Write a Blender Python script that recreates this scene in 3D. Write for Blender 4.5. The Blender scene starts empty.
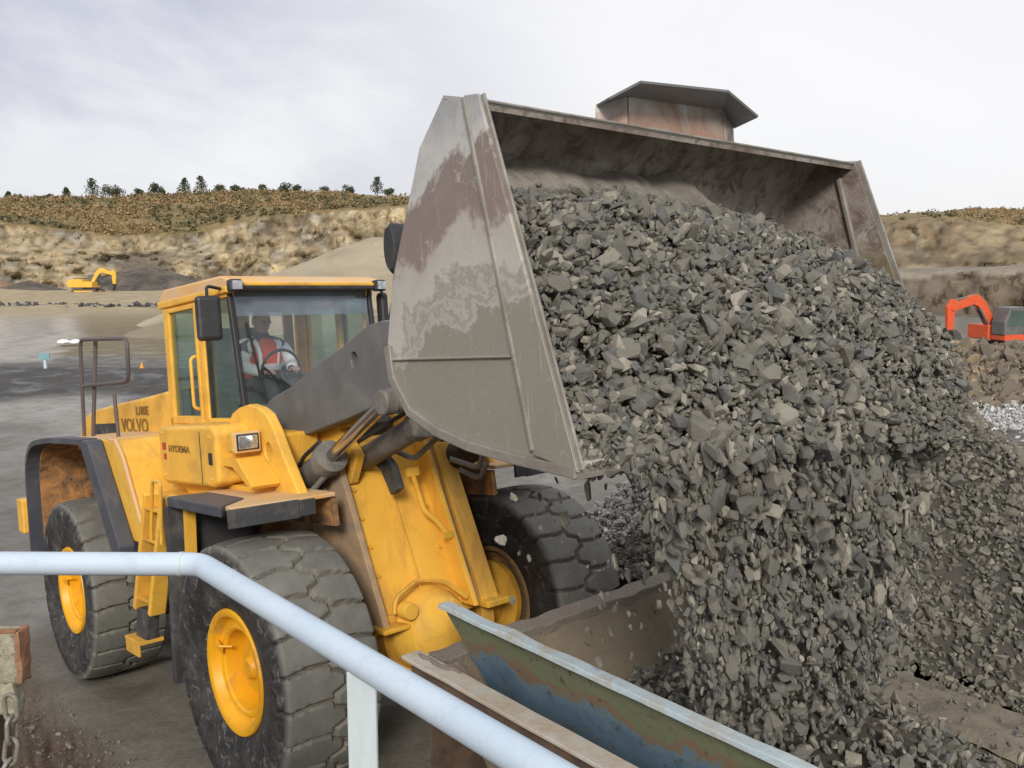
import bpy, bmesh, math, random
import numpy as np
from mathutils import Vector, Matrix, noise
from mathutils.geometry import tessellate_polygon
C = bpy.context.scene.collection
R = math.radians
rnd = random.Random(7)
SC = bpy.context.scene
SC.view_settings.view_transform = 'Standard'
SC.view_settings.look = 'None'
SC.view_settings.exposure = 0
SC.view_settings.gamma = 1

# ---------------------------------------------------------------- node materials
class NT:
    def __init__(s, tree): s.t = tree; s.n = tree.nodes; s.l = tree.links
    def add(s, typ, **kw):
        n = s.n.new(typ)
        for k, v in kw.items():
            if k.startswith('i_'):
                n.inputs[k[2:].replace('_', ' ')].default_value = v
            else: setattr(n, k, v)
        return n
    def link(s, a, b): s.l.new(a, b)
    def noise(s, vec, scale, detail=6, rough=.6, dist=0):
        n = s.add('ShaderNodeTexNoise'); n.inputs['Scale'].default_value = scale
        n.inputs['Detail'].default_value = detail; n.inputs['Roughness'].default_value = rough
        n.inputs['Distortion'].default_value = dist
        if vec is not None: s.link(vec, n.inputs['Vector'])
        return n.outputs['Fac']
    def ramp(s, fac, stops, interp='LINEAR'):
        r = s.add('ShaderNodeValToRGB'); cr = r.color_ramp; cr.interpolation = interp
        while len(cr.elements) > 1: cr.elements.remove(cr.elements[-1])
        cr.elements[0].position = stops[0][0]; cr.elements[0].color = col4(stops[0][1])
        for p, c in stops[1:]:
            e = cr.elements.new(p); e.color = col4(c)
        s.link(fac, r.inputs['Fac']); return r.outputs['Color']
    def mix(s, fac, a, b, mode='MIX'):
        m = s.add('ShaderNodeMix', data_type='RGBA', blend_type=mode)
        for sock, v in ((m.inputs[0], fac), (m.inputs[6], a), (m.inputs[7], b)):
            if isinstance(v, bpy.types.NodeSocket): s.link(v, sock)
            elif isinstance(v, (int, float)): sock.default_value = v
            else: sock.default_value = col4(v)
        return m.outputs[2]
    def math(s, op, a, b=None, c=None, clamp=False):
        m = s.add('ShaderNodeMath', operation=op, use_clamp=clamp)
        for i, v in enumerate((a, b, c)):
            if v is None: continue
            if isinstance(v, bpy.types.NodeSocket): s.link(v, m.inputs[i])
            else: m.inputs[i].default_value = v
        return m.outputs[0]
    def maprange(s, v, a, b, c=0, d=1):
        m = s.add('ShaderNodeMapRange'); s.link(v, m.inputs[0])
        for i, x in enumerate((a, b, c, d)): m.inputs[i+1].default_value = x
        return m.outputs[0]
def col4(c):
    if isinstance(c, (int, float)): return (c, c, c, 1)
    return tuple(c) if len(c) == 4 else tuple(c) + (1,)

def new_mat(name):
    m = bpy.data.materials.new(name); m.use_nodes = True
    t = NT(m.node_tree); t.n.clear()
    out = t.add('ShaderNodeOutputMaterial'); b = t.add('ShaderNodeBsdfPrincipled')
    t.link(b.outputs[0], out.inputs[0])
    tc = t.add('ShaderNodeTexCoord').outputs['Object']
    return m, t, b, tc, out

def surf(name, base, base2=None, rough=.6, metal=0, scale=3, dirt=None, dirt_amt=.5, dirt_scale=2.5, chips=None, chip_amt=.66, bump=.1, bump_scale=40, streak=False, spec=.4, rough2=None, low=None):
    """painted or bare surface: two base tones, a dirt layer, small chips, bump; low=(z0,z1,colour) mud that thins upward"""
    m, t, b, tc, out = new_mat(name)
    base2 = base2 or tuple(x*.8 for x in base)
    c = t.mix(t.maprange(t.noise(tc, scale, 5), .35, .65), base, base2)
    rr = None
    if dirt:
        v = tc
        if streak:
            mp = t.add('ShaderNodeMapping'); mp.inputs['Scale'].default_value = (1, 1, .15); t.link(tc, mp.inputs[0]); v = mp.outputs[0]
        f = t.maprange(t.noise(v, dirt_scale, 9, .7, .6), 1-dirt_amt-.12, 1-dirt_amt+.12)
        c = t.mix(f, c, dirt); rr = f
    if low:
        sx = t.add('ShaderNodeSeparateXYZ'); t.link(tc, sx.inputs[0])
        h = t.maprange(sx.outputs['Z'], low[0], low[1], 1, 0)
        f2 = t.math('MULTIPLY', h, t.maprange(t.noise(tc, 5, 8, .7), .3, .6), clamp=True)
        c = t.mix(f2, c, low[2])
    if chips:
        f = t.maprange(t.noise(tc, 14, 10, .75), chip_amt, chip_amt+.04)
        c = t.mix(f, c, chips)
    t.link(c, b.inputs['Base Color'])
    if rr is not None: t.link(t.maprange(rr, 0, 1, rough, min(1, rough+.35)), b.inputs['Roughness'])
    else: t.link(t.maprange(t.noise(tc, 9, 5), .3, .7, rough*.85, min(1, rough*1.15)), b.inputs['Roughness'])
    b.inputs['Metallic'].default_value = metal
    b.inputs['Specular IOR Level'].default_value = spec
    if bump:
        bp = t.add('ShaderNodeBump'); bp.inputs['Strength'].default_value = bump; bp.inputs['Distance'].default_value = .02
        t.link(t.noise(tc, bump_scale, 6, .7), bp.inputs['Height']); t.link(bp.outputs[0], b.inputs['Normal'])
    return m

YEL = (.84, .49, .075); YEL2 = (.79, .43, .055); DUST = (.36, .25, .13)
MT = {}
MT['yellow'] = surf('yellow_paint', YEL, YEL2, .38, dirt=(.50, .29, .07), dirt_amt=.42, chips=(.16, .08, .03), chip_amt=.73, bump=.04)
MT['yellow_top'] = surf('dusty_yellow_top', (.72, .42, .15), (.66, .36, .10), .6, dirt=(.60, .42, .25), dirt_amt=.55, bump=.05)
MT['yellow_dirty'] = surf('worn_yellow_frame', (.82, .46, .06), (.74, .39, .045), .5, dirt=(.36, .20, .06), dirt_amt=.40, dirt_scale=1.8, chips=(.09, .05, .03), chip_amt=.68, bump=.12, streak=True)
MT['yellow_shadow'] = surf('shaded_dirty_yellow', (.52, .33, .15), (.44, .30, .18), .7, dirt=(.26, .20, .15), dirt_amt=.5, bump=.15)  # frame yellow browned to paint in side-face shade, dirt on top
MT['rust_arch'] = surf('rusty_mud_arch', (.56, .28, .09), (.44, .21, .08), .85, dirt=(.10, .07, .05), dirt_amt=.5, dirt_scale=5, bump=.5)
MT['rim'] = surf('yellow_rim', (.82, .42, .015), (.74, .34, .01), .42, dirt=(.34, .20, .06), dirt_amt=.36, dirt_scale=5, chips=(.2, .12, .05), chip_amt=.7, bump=.06)
MT['rim_in'] = surf('rusty_inner_rim', (.42, .22, .06), (.30, .16, .06), .7, dirt=(.13, .10, .07), dirt_amt=.48, dirt_scale=4, bump=.2)
MT['black'] = surf('black_rubber', (.040, .041, .046), (.055, .055, .058), .62, dirt=(.14, .13, .12), dirt_amt=.38, dirt_scale=4, bump=.15)
MT['blackp'] = surf('black_plastic', (.022, .023, .026), (.03, .03, .033), .45, dirt=(.09, .09, .09), dirt_amt=.35, bump=.05)
MT['fender'] = surf('blue_black_fender_edge', (.055, .062, .080), (.075, .08, .095), .5, dirt=(.16, .15, .14), dirt_amt=.36, bump=.08)
MT['grey'] = surf('grey_boom_paint', (.150, .152, .156), (.115, .117, .12), .42, metal=.1, dirt=(.20, .185, .16), dirt_amt=.38, dirt_scale=2, chips=(.3, .29, .27), chip_amt=.74, bump=.05)
MT['grey_dirty'] = surf('muddy_grey_steel', (.10, .10, .10), (.16, .15, .14), .6, metal=.2, dirt=(.26, .24, .21), dirt_amt=.5, dirt_scale=5, bump=.4)
MT['darksteel'] = surf('greasy_dark_steel', (.035, .035, .036), (.055, .053, .05), .5, metal=.3, dirt=(.12, .11, .10), dirt_amt=.42, dirt_scale=6, bump=.3)
MT['chrome'] = surf('chrome_rod', (.55, .54, .55), (.42, .40, .42), .18, metal=1, dirt=(.25, .15, .10), dirt_amt=.4, dirt_scale=8, bump=0)
MT['pipe_brown'] = surf('brown_handrail_pipe', (.115, .095, .095), (.085, .07, .07), .5, bump=.05)
MT['seat'] = surf('grey_seat_cloth', (.10, .12, .13), (.13, .15, .16), .9, bump=.2)
MT['cab_in'] = surf('tan_cab_lining', (.60, .42, .27), (.52, .36, .23), .8, bump=.05)
MT['cab_dark'] = surf('dark_cab_trim', (.10, .12, .125), (.13, .15, .155), .7, bump=.05)
MT['red_lens'] = surf('red_lens', (.25, .03, .015), (.18, .03, .02), .25, bump=0)
MT['lamp'] = surf('lamp_glass', (.62, .64, .66), (.30, .32, .34), .08, metal=.6, scale=25, bump=0)
MT['mirror'] = surf('mirror_glass', (.5, .52, .55), (.45, .47, .5), .05, metal=1, bump=0)
MT['decal'] = surf('dark_decal', (.22, .12, .03), (.28, .16, .04), .5, bump=0)
MT['decal_red'] = surf('red_decal', (.50, .05, .04), (.42, .05, .05), .5, bump=0)
MT['decal_white'] = surf('white_decal', (.72, .70, .66), (.64, .62, .6), .5, bump=0)

def glass(name, tint, refl=.12, op=.25):
    m, t, b, tc, out = new_mat(name)
    t.n.remove(b)
    tr = t.add('ShaderNodeBsdfTransparent'); tr.inputs[0].default_value = col4(tint)
    gl = t.add('ShaderNodeBsdfGlossy'); gl.inputs['Roughness'].default_value = .03; gl.inputs[0].default_value = (.9, .95, 1, 1)
    df = t.add('ShaderNodeBsdfDiffuse'); df.inputs[0].default_value = (.58, .66, .70, 1)  # diffuse film painting a milky sky reflection onto the panes
    fr = t.add('ShaderNodeFresnel'); fr.inputs[0].default_value = 1.5
    a = t.add('ShaderNodeMixShader'); b2 = t.add('ShaderNodeMixShader')
    f = t.math('ADD', t.math('MULTIPLY', fr.outputs[0], .55), refl, clamp=True)
    t.link(f, a.inputs[0]); t.link(tr.outputs[0], a.inputs[1]); t.link(gl.outputs[0], a.inputs[2])
    d = t.maprange(t.noise(tc, 2.5, 6, .7), .3, .8, op*.3, op*1.3)
    t.link(d, b2.inputs[0]); t.link(a.outputs[0], b2.inputs[1]); t.link(df.outputs[0], b2.inputs[2])
    t.link(b2.outputs[0], out.inputs[0]); return m
MT['glass'] = glass('windscreen_glass', (.99, 1, 1), .0, .05)
MT['glass_side'] = glass('tinted_side_glass', (.76, .87, .81), .01, .04)
MT['glass_band'] = glass('blue_sun_band', (.52, .64, .80), .03, .22)

def tyre_mat():
    m, t, b, tc, out = new_mat('dusty_tyre_rubber')
    sx = t.add('ShaderNodeSeparateXYZ'); t.link(tc, sx.inputs[0])
    r = t.math('SQRT', t.math('ADD', t.math('POWER', sx.outputs['X'], 2.), t.math('POWER', sx.outputs['Z'], 2.)))
    at = t.add('ShaderNodeAttribute', attribute_name='tread').outputs['Fac']
    n1 = t.noise(tc, 5, 8, .7)
    side = t.mix(t.maprange(n1, .42, .62), (.018, .018, .019), (.055, .053, .052))
    side = t.mix(t.maprange(t.noise(tc, 11, 10, .8, .8), .54, .62), side, (.155, .148, .14))
    top = t.mix(t.maprange(n1, .35, .65), (.185, .182, .165), (.120, .117, .105))
    groove = (.15, .138, .115)
    c = t.mix(t.maprange(at, .35, .95), groove, top)
    f = t.maprange(r, .80, .845)
    c = t.mix(f, side, c)
    t.link(c, b.inputs['Base Color']); b.inputs['Roughness'].default_value = .62
    bp = t.add('ShaderNodeBump'); bp.inputs['Strength'].default_value = .35; bp.inputs['Distance'].default_value = .012
    t.link(t.noise(tc, 28, 8, .75), bp.inputs['Height']); t.link(bp.outputs[0], b.inputs['Normal'])
    return m
MT['tyre'] = tyre_mat()

def bucket_mat(name, inner=False):
    m, t, b, tc, out = new_mat(name)
    sx = t.add('ShaderNodeSeparateXYZ'); t.link(tc, sx.inputs[0])
    X, Y, Z = sx.outputs
    n1 = t.noise(tc, 2.2, 8, .65, .4); n2 = t.noise(tc, 9, 10, .75, .6)
    if inner:
        c = t.mix(t.maprange(n1, .40, .60), (.23, .185, .165), (.35, .325, .295))
        c = t.mix(t.maprange(n2, .48, .60), c, (.15, .112, .10))
        zz = t.math('ADD', Z, t.math('MULTIPLY', n2, .35))
        low = t.maprange(zz, 3.98, 3.84)
        low = t.math('MULTIPLY', low, t.maprange(Y, 1.1, .2), clamp=True)
        c = t.mix(low, c, t.mix(t.maprange(n2, .4, .62), (.56, .53, .49), (.42, .40, .36)))
        # far side plate: ochre dust toward the cutting edge
        far = t.math('MULTIPLY', t.maprange(Y, 1.35, 1.45), t.maprange(t.math('ADD', Z, t.math('MULTIPLY', n1, .5)), 3.75, 3.45), clamp=True)
        c = t.mix(far, c, (.17, .125, .055))
        rough = .65
    else:
        zz = t.math('ADD', t.math('ADD', Z, t.math('MULTIPLY', X, -.22)), t.math('ADD', t.math('MULTIPLY', t.math('SUBTRACT', n1, .5), .95), t.math('MULTIPLY', t.math('SUBTRACT', n2, .5), .30)))
        c = t.ramp(t.maprange(zz, 1.9, 3.6), [(0, (.245, .23, .195)), (.27, (.25, .235, .20)), (.29, (.40, .39, .36)), (.32, (.27, .255, .225)), (.345, (.40, .39, .365)), (.37, (.27, .255, .225)),
              (.40, (.43, .415, .38)), (.52, (.39, .365, .33)), (.56, (.235, .19, .17)), (.64, (.215, .17, .155)), (.68, (.46, .455, .44)), (.74, (.40, .40, .395)), (.82, (.31, .315, .32)), (1, (.27, .275, .285))])
        c = t.mix(t.math('MULTIPLY', t.maprange(t.noise(tc, 16, 12, .8, .5), .60, .65), .6), c, (.48, .46, .42))
        c = t.mix(t.math('MULTIPLY', t.maprange(t.noise(tc, 30, 8, .8), .55, .75), .35), c, (.10, .09, .08))
        rough = .36
        ms = t.add('ShaderNodeMapping'); ms.inputs['Rotation'].default_value = (0, R(-17), 0); ms.inputs['Scale'].default_value = (38, 5, 1.6); t.link(tc, ms.inputs[0])
        ns = t.noise(ms.outputs[0], 1.6, 8, .8)
        c = t.mix(t.math('MULTIPLY', t.maprange(ns, .58, .66), .45), c, (.55, .54, .51)); c = t.mix(t.math('MULTIPLY', t.maprange(ns, .40, .33), .35), c, (.13, .12, .10))
        c = t.mix(1, c, (1.18, 1.18, 1.18), 'MULTIPLY')
    t.link(c, b.inputs['Base Color'])
    b.inputs['Metallic'].default_value = 0 if inner else .30
    t.link(t.maprange(n1, .3, .7, rough, min(1, rough+.25)), b.inputs['Roughness'])
    bp = t.add('ShaderNodeBump'); bp.inputs['Strength'].default_value = .5 if inner else .16; bp.inputs['Distance'].default_value = .03
    t.link(t.noise(tc, 18 if inner else 26, 9, .75), bp.inputs['Height']); t.link(bp.outputs[0], b.inputs['Normal'])
    return m
MT['bucket'] = bucket_mat('worn_bucket_steel'); MT['bucket_in'] = bucket_mat('dirty_bucket_inside', True)
MT['bucket_edge'] = surf('bare_steel_edge', (.34, .325, .30), (.24, .225, .20), .45, metal=.3, dirt=(.22, .19, .16), dirt_amt=.45, dirt_scale=6, bump=.25)
MT['guard'] = surf('rusty_guard_plate', (.50, .49, .47), (.42, .40, .38), .5, metal=.2, dirt=(.23, .15, .11), dirt_amt=.42, dirt_scale=3, bump=.12, low=(3.98, 4.12, (.36, .19, .12)))
MT['guard_lid'] = surf('shaded_guard_hood', (.15, .152, .155), (.19, .19, .19), .45, metal=.3, dirt=(.17, .12, .09), dirt_amt=.35, bump=.1)  # guard plate darkened, underside shade painted into the colour

def rock_mat(name, a, bcol, c3, rough=.85):
    m, t, b, tc, out = new_mat(name)
    g = t.add('ShaderNodeNewGeometry')
    rp = g.outputs['Random Per Island']
    c = t.ramp(rp, [(0, a), (.3, tuple((x+y)/2 for x, y in zip(a, bcol))), (.55, bcol), (.8, tuple(x*.8 for x in bcol)), (.93, c3), (1, tuple(x*1.25 for x in c3))])
    n = t.noise(tc, 14, 8, .7)
    c = t.mix(t.maprange(n, .3, .7, 0, .55), c, tuple(x*.55 for x in bcol))
    t.link(c, b.inputs['Base Color']); b.inputs['Roughness'].default_value = rough
    b.inputs['Specular IOR Level'].default_value = .3
    bp = t.add('ShaderNodeBump'); bp.inputs['Strength'].default_value = .6; bp.inputs['Distance'].default_value = .012
    t.link(t.noise(tc, 45, 6, .7), bp.inputs['Height']); t.link(bp.outputs[0], b.inputs['Normal'])
    return m
MT['rock'] = rock_mat('broken_grey_rock', (.115, .122, .126), (.205, .194, .165), (.33, .31, .26))
MT['rock_one'] = rock_mat('falling_grey_rock', (.14, .146, .15), (.215, .203, .175), (.32, .305, .27))
MT['rock_heap'] = rock_mat('heaped_grey_rock', (.125, .122, .108), (.20, .187, .152), (.30, .28, .225))
MT['fines'] = surf('shade_toned_fines', (.055, .052, .046), (.09, .082, .068), .95, bump=.8, bump_scale=25)  # stone fines darkened to paint in shade between the rocks
MT['bucket_fines'] = surf('grey_fines', (.33, .305, .27), (.22, .20, .175), .95, dirt=(.16, .14, .12), dirt_amt=.42, dirt_scale=9, bump=1, bump_scale=24)

MT['rail'] = surf('pale_blue_rail_paint', (.52, .61, .71), (.46, .56, .67), .42, dirt=(.40, .48, .56), dirt_amt=.36, dirt_scale=16, chips=(.12, .14, .18), chip_amt=.66, bump=.08)
MT['railpost'] = surf('stained_pale_post', (.54, .62, .68), (.50, .58, .62), .45, dirt=(.42, .46, .38), dirt_amt=.42, dirt_scale=6, chips=(.2, .16, .1), chip_amt=.72, bump=.1, streak=True)
MT['flange'] = surf('pale_blue_flange', (.46, .56, .62), (.42, .51, .56), .55, dirt=(.40, .36, .30), dirt_amt=.45, dirt_scale=7, chips=(.30, .16, .07), chip_amt=.64, bump=.25)
MT['beam'] = surf('dirty_cream_beam', (.52, .49, .42), (.46, .43, .38), .7, dirt=(.42, .33, .24), dirt_amt=.46, dirt_scale=8, chips=(.40, .46, .52), chip_amt=.64, bump=.3)
MT['rustbeam'] = surf('rusty_beam_web', (.13, .08, .055), (.20, .13, .085), .8, dirt=(.07, .05, .04), dirt_amt=.5, bump=.4)
MT['brownwall'] = surf('dirt_stained_hopper_wall', (.16, .135, .09), (.21, .17, .12), .8, dirt=(.17, .14, .11), dirt_amt=.46, dirt_scale=5, chips=(.07, .055, .03), chip_amt=.6, bump=.4)
MT['walltop'] = surf('dirt_caked_wall_top', (.26, .225, .19), (.20, .17, .14), .95, dirt=(.24, .21, .18), dirt_amt=.5, dirt_scale=9, bump=1)
MT['sand'] = surf('sandy_grit', (.235, .20, .15), (.19, .165, .125), .95, dirt=(.12, .105, .085), dirt_amt=.44, dirt_scale=6, bump=.9, bump_scale=22)
MT['pinkplate'] = surf('pink_brown_plate', (.25, .175, .14), (.20, .15, .12), .7, dirt=(.12, .10, .08), dirt_amt=.42, bump=.25)
def blueplate():
    m, t, b, tc, out = new_mat('peeling_blue_green_plate')
    sx = t.add('ShaderNodeSeparateXYZ'); t.link(tc, sx.inputs[0])
    zz = t.math('ADD', sx.outputs['Z'], t.math('MULTIPLY', t.math('SUBTRACT', t.noise(tc, 2.6, 9, .65, .8), .5), .55))
    c = t.ramp(t.maprange(zz, .95, 1.62), [(0, (.07, .11, .15)), (.42, (.105, .18, .26)), (.56, (.16, .235, .30)), (.60, (.22, .19, .12)), (.64, (.26, .16, .11)), (.70, (.20, .22, .13)), (1, (.17, .185, .115))])
    c = t.mix(t.maprange(t.noise(tc, 13, 10, .75), .56, .64), c, (.10, .075, .05))
    t.link(c, b.inputs['Base Color']); b.inputs['Roughness'].default_value = .5
    bp = t.add('ShaderNodeBump'); bp.inputs['Strength'].default_value = .2; bp.inputs['Distance'].default_value = .02
    t.link(t.noise(tc, 20, 8, .7), bp.inputs['Height']); t.link(bp.outputs[0], b.inputs['Normal']); return m
MT['blueplate'] = blueplate()
MT['lichen'] = surf('lichen_crusted_beam', (.34, .32, .22), (.24, .21, .14), .9, dirt=(.46, .44, .34), dirt_amt=.5, dirt_scale=16, chips=(.16, .09, .05), chip_amt=.58, bump=.8)
MT['orangerust'] = surf('orange_rust', (.34, .14, .07), (.30, .22, .14), .85, dirt=(.24, .12, .07), dirt_amt=.45, dirt_scale=20, bump=.6)
MT['chain'] = surf('galvanised_chain', (.36, .38, .36), (.22, .22, .20), .5, metal=.6, dirt=(.26, .24, .18), dirt_amt=.5, dirt_scale=30, bump=.3)
MT['skin'] = surf('skin', (.52, .34, .28), (.46, .29, .24), .6, bump=0)
MT['hair'] = surf('grey_hair', (.22, .20, .19), (.30, .28, .26), .9, bump=.4)
MT['hivis'] = surf('orange_red_hi_vis', (.90, .12, .04), (.80, .10, .035), .8, bump=.1)
MT['tape'] = surf('white_reflective_jacket', (.90, .92, .95), (.82, .86, .92), .5, bump=.1)
MT['trousers'] = surf('dark_trousers', (.04, .045, .06), (.05, .055, .07), .9, bump=.1)
MT['ex_yellow'] = surf('excavator_yellow', (.85, .50, .06), (.75, .42, .05), .5, dirt=(.45, .30, .12), dirt_amt=.35, bump=0)
MT['ex_orange'] = surf('excavator_orange', (.72, .11, .035), (.62, .09, .03), .45, dirt=(.36, .12, .06), dirt_amt=.36, bump=0)
MT['ex_dark'] = surf('excavator_dark', (.07, .065, .06), (.10, .09, .08), .7, bump=0)
MT['bark'] = surf('bark', (.09, .07, .05), (.06, .05, .04), .9, bump=.3)
MT['teal'] = surf('teal_sign_paint', (.22, .38, .42), (.18, .33, .36), .6, bump=0)
MT['white_stone'] = surf('pale_boulder', (.48, .45, .40), (.38, .35, .31), .9, bump=.4)
MT['cone'] = surf('orange_marker', (.70, .32, .06), (.60, .26, .05), .6, bump=0)

def leaf_mat(name, a, b_):
    m, t, b, tc, out = new_mat(name)
    c = t.mix(t.add('ShaderNodeNewGeometry').outputs['Random Per Island'], a, b_)
    t.link(c, b.inputs['Base Color']); b.inputs['Roughness'].default_value = .8; b.inputs['Specular IOR Level'].default_value = .15
    return m
MT['pine'] = leaf_mat('pine_needles', (.045, .060, .035), (.10, .11, .06))
MT['scrub'] = leaf_mat('brown_scrub', (.19, .125, .06), (.36, .27, .15))
MT['gorse'] = leaf_mat('olive_gorse', (.085, .085, .045), (.19, .165, .09))

# ---------------------------------------------------------------- mesh builder
class MB:
    def __init__(s): s.v = []; s.f = []
    def add(s, vs, fs, mtx=None):
        o = len(s.v)
        for v in vs:
            v = Vector(v)
            if mtx is not None: v = mtx @ v
            s.v.append(tuple(v))
        for f in fs: s.f.append(tuple(i+o for i in f))
        return s
    def box(s, c, d, rot=None, mtx=None):
        x, y, z = [q/2 for q in d]
        vs = [Vector(p) for p in ((-x,-y,-z),(x,-y,-z),(x,y,-z),(-x,y,-z),(-x,-y,z),(x,-y,z),(x,y,z),(-x,y,z))]
        if rot is not None: vs = [rot @ v for v in vs]
        vs = [v + Vector(c) for v in vs]
        return s.add(vs, [(0,3,2,1),(4,5,6,7),(0,1,5,4),(1,2,6,5),(2,3,7,6),(3,0,4,7)], mtx)
    def bar(s, a, b, w, h, up=(0,0,1)):
        a = Vector(a); b = Vector(b); d = b-a; L = d.length; d.normalize()
        u = Vector(up); r = d.cross(u)
        if r.length < 1e-4: r = d.cross(Vector((0,1,0)))
        r.normalize(); u = r.cross(d)
        M = Matrix((( d.x, r.x, u.x), (d.y, r.y, u.y), (d.z, r.z, u.z)))
        return s.box((a+b)/2, (L, w, h), M)
    def prism(s, poly, axis, lo, hi, mtx=None):
        """2-D outline (a,b) extruded along axis x, y or z"""
        def P(a, b, t):
            return {'y': (a, t, b), 'x': (t, a, b), 'z': (a, b, t)}[axis]
        n = len(poly)
        vs = [P(a, b, lo) for a, b in poly] + [P(a, b, hi) for a, b in poly]
        tris = tessellate_polygon([[Vector((a, b, 0)) for a, b in poly]])
        fs = [tuple(t) for t in tris] + [tuple(i+n for i in reversed(t)) for t in tris]
        fs += [(i, (i+1) % n, (i+1) % n+n, i+n) for i in range(n)]
        return s.add(vs, fs, mtx)
    def tube(s, pts, r, n=10, closed=False, caps=True, flat=1):
        pts = [Vector(p) for p in pts]; N = len(pts)
        rs = r if isinstance(r, (list, tuple)) else [r]*N
        rings = []; prev = None
        for i, p in enumerate(pts):
            if closed: d = pts[(i+1) % N]-pts[i-1]
            else: d = pts[min(i+1, N-1)]-pts[max(i-1, 0)]
            d.normalize()
            if prev is None:
                a = d.cross(Vector((0,0,1)))
                if a.length < .05: a = d.cross(Vector((0,1,0)))
            else: a = prev - d*prev.dot(d)
            a.normalize(); prev = a; b = d.cross(a)
            rings.append([p+a*math.cos(2*math.pi*k/n)*rs[i]+b*math.sin(2*math.pi*k/n)*rs[i]*flat for k in range(n)])
        vs = [v for rg in rings for v in rg]; fs = []
        for i in range(N if closed else N-1):
            j = (i+1) % N
            for k in range(n):
                fs.append((i*n+k, i*n+(k+1) % n, j*n+(k+1) % n, j*n+k))
        if caps and not closed:
            fs.append(tuple(range(n-1, -1, -1))); fs.append(tuple(range((N-1)*n, N*n)))
        return s.add(vs, fs)
    def lathe(s, prof, axis='y', c=(0,0,0), n=48):
        """profile of (r, t): revolve around an axis through c"""
        vs = []; m = len(prof)
        for k in range(n):
            a = 2*math.pi*k/n
            for r, t in prof:
                x, z = r*math.cos(a), r*math.sin(a)
                p = {'y': (x, t, z), 'z': (x, z, t), 'x': (t, x, z)}[axis]
                vs.append(Vector(p)+Vector(c))
        fs = []
        for k in range(n):
            k2 = (k+1) % n
            for i in range(m-1): fs.append((k*m+i, k*m+i+1, k2*m+i+1, k2*m+i))
        return s.add(vs, fs)
    def build(s, name, mat, parent=None, smooth=False, bevel=0, seg=2, sharp=35, loc=None):
        me = bpy.data.meshes.new(name); me.from_pydata(s.v, [], s.f); me.validate(); me.update()
        bm = bmesh.new(); bm.from_mesh(me); bmesh.ops.recalc_face_normals(bm, faces=bm.faces); bm.to_mesh(me); bm.free()
        me.materials.append(MT[mat] if isinstance(mat, str) else mat)
        o = bpy.data.objects.new(name, me); C.objects.link(o)
        if loc is not None: o.location = loc
        if parent is not None: o.parent = parent
        if smooth:
            me.shade_smooth()
            me.set_sharp_from_angle(angle=R(sharp))
        if bevel:
            b = o.modifiers.new('bevel', 'BEVEL'); b.width = bevel; b.segments = seg; b.limit_method = 'ANGLE'; b.angle_limit = R(30)
            b.harden_normals = False
        return o
def tag(o, label=None, cat=None, group=None, kind=None):
    if label: o['label'] = label
    if cat: o['category'] = cat
    if group: o['group'] = group
    if kind: o['kind'] = kind
    return o
def empty(name, mtx=None, loc=None, parent=None):
    o = bpy.data.objects.new(name, None); C.objects.link(o); o.empty_display_size = .3
    if parent is not None: o.parent = parent
    if mtx is not None: o.matrix_world = mtx
    if loc is not None: o.location = loc
    return o
def copy_tree(o, parent=None):
    c = o.copy(); C.objects.link(c); c.parent = parent
    for ch in list(o.children): copy_tree(ch, c)
    return c
def fillet(pts, r, n=5):
    """round the corners of a 3-D polyline"""
    pts = [Vector(p) for p in pts]; out = [pts[0]]
    for i in range(1, len(pts)-1):
        a, b, c = pts[i-1], pts[i], pts[i+1]
        p = b+(a-b).normalized()*r; q = b+(c-b).normalized()*r
        for k in range(n+1):
            t = k/n; out.append(p*(1-t)**2+b*2*t*(1-t)+q*t*t)
    out.append(pts[-1]); return out
def text(s, name, size, mat, parent, loc, rot, extrude=.002, shear=0, squash=1):
    cu = bpy.data.curves.new(name, 'FONT'); cu.body = s; cu.size = size; cu.extrude = extrude; cu.align_x = 'LEFT'; cu.shear = shear; cu.offset = size*.015
    tmp = bpy.data.objects.new('tmp', cu); C.objects.link(tmp)
    me = bpy.data.meshes.new_from_object(tmp); bpy.data.objects.remove(tmp); bpy.data.curves.remove(cu)
    me.materials.clear(); me.materials.append(MT[mat])
    o = bpy.data.objects.new(name, me); C.objects.link(o); o.parent = parent; o.location = loc; o.rotation_euler = rot; o.scale = (squash, 1, 1)
    return o

# ---------------------------------------------------------------- camera, world frame
H = 4.1                                     # eye height above the quarry floor
cam = bpy.data.cameras.new('camera'); co = bpy.data.objects.new('camera', cam); C.objects.link(co)
co.location = (0, 0, H); co.rotation_euler = (R(90-7.4), 0, 0)
cam.sensor_width = 36; cam.lens = 36*917.2/1024; cam.clip_end = 5000; cam.clip_start = .05
SC.camera = co

# loader frame: origin at the ground between the front wheels, X ahead, Y left, Z up; it stands on a 7 degree ramp
FW, LF, UP = Vector((.6537, -.7471, .1203)), Vector((.7537, .6570, -.0154)), Vector((-.0676, .1007, .9926))
FW.normalize(); LF = (LF-FW*LF.dot(FW)).normalized(); UP = FW.cross(LF)
LO = Vector((-.7224, 6.6856, H-3.586))
LM = Matrix(((FW.x, LF.x, UP.x, LO.x), (FW.y, LF.y, UP.y, LO.y), (FW.z, LF.z, UP.z, LO.z), (0, 0, 0, 1)))
# hopper frame: level, same heading
hu = Vector((.6585, -.7526, 0)).normalized(); hv = Vector((-hu.y, hu.x, 0))
HM = Matrix(((hu.x, hv.x, 0, LO.x), (hu.y, hv.y, 0, LO.y), (0, 0, 1, LO.z), (0, 0, 0, 1)))
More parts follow.
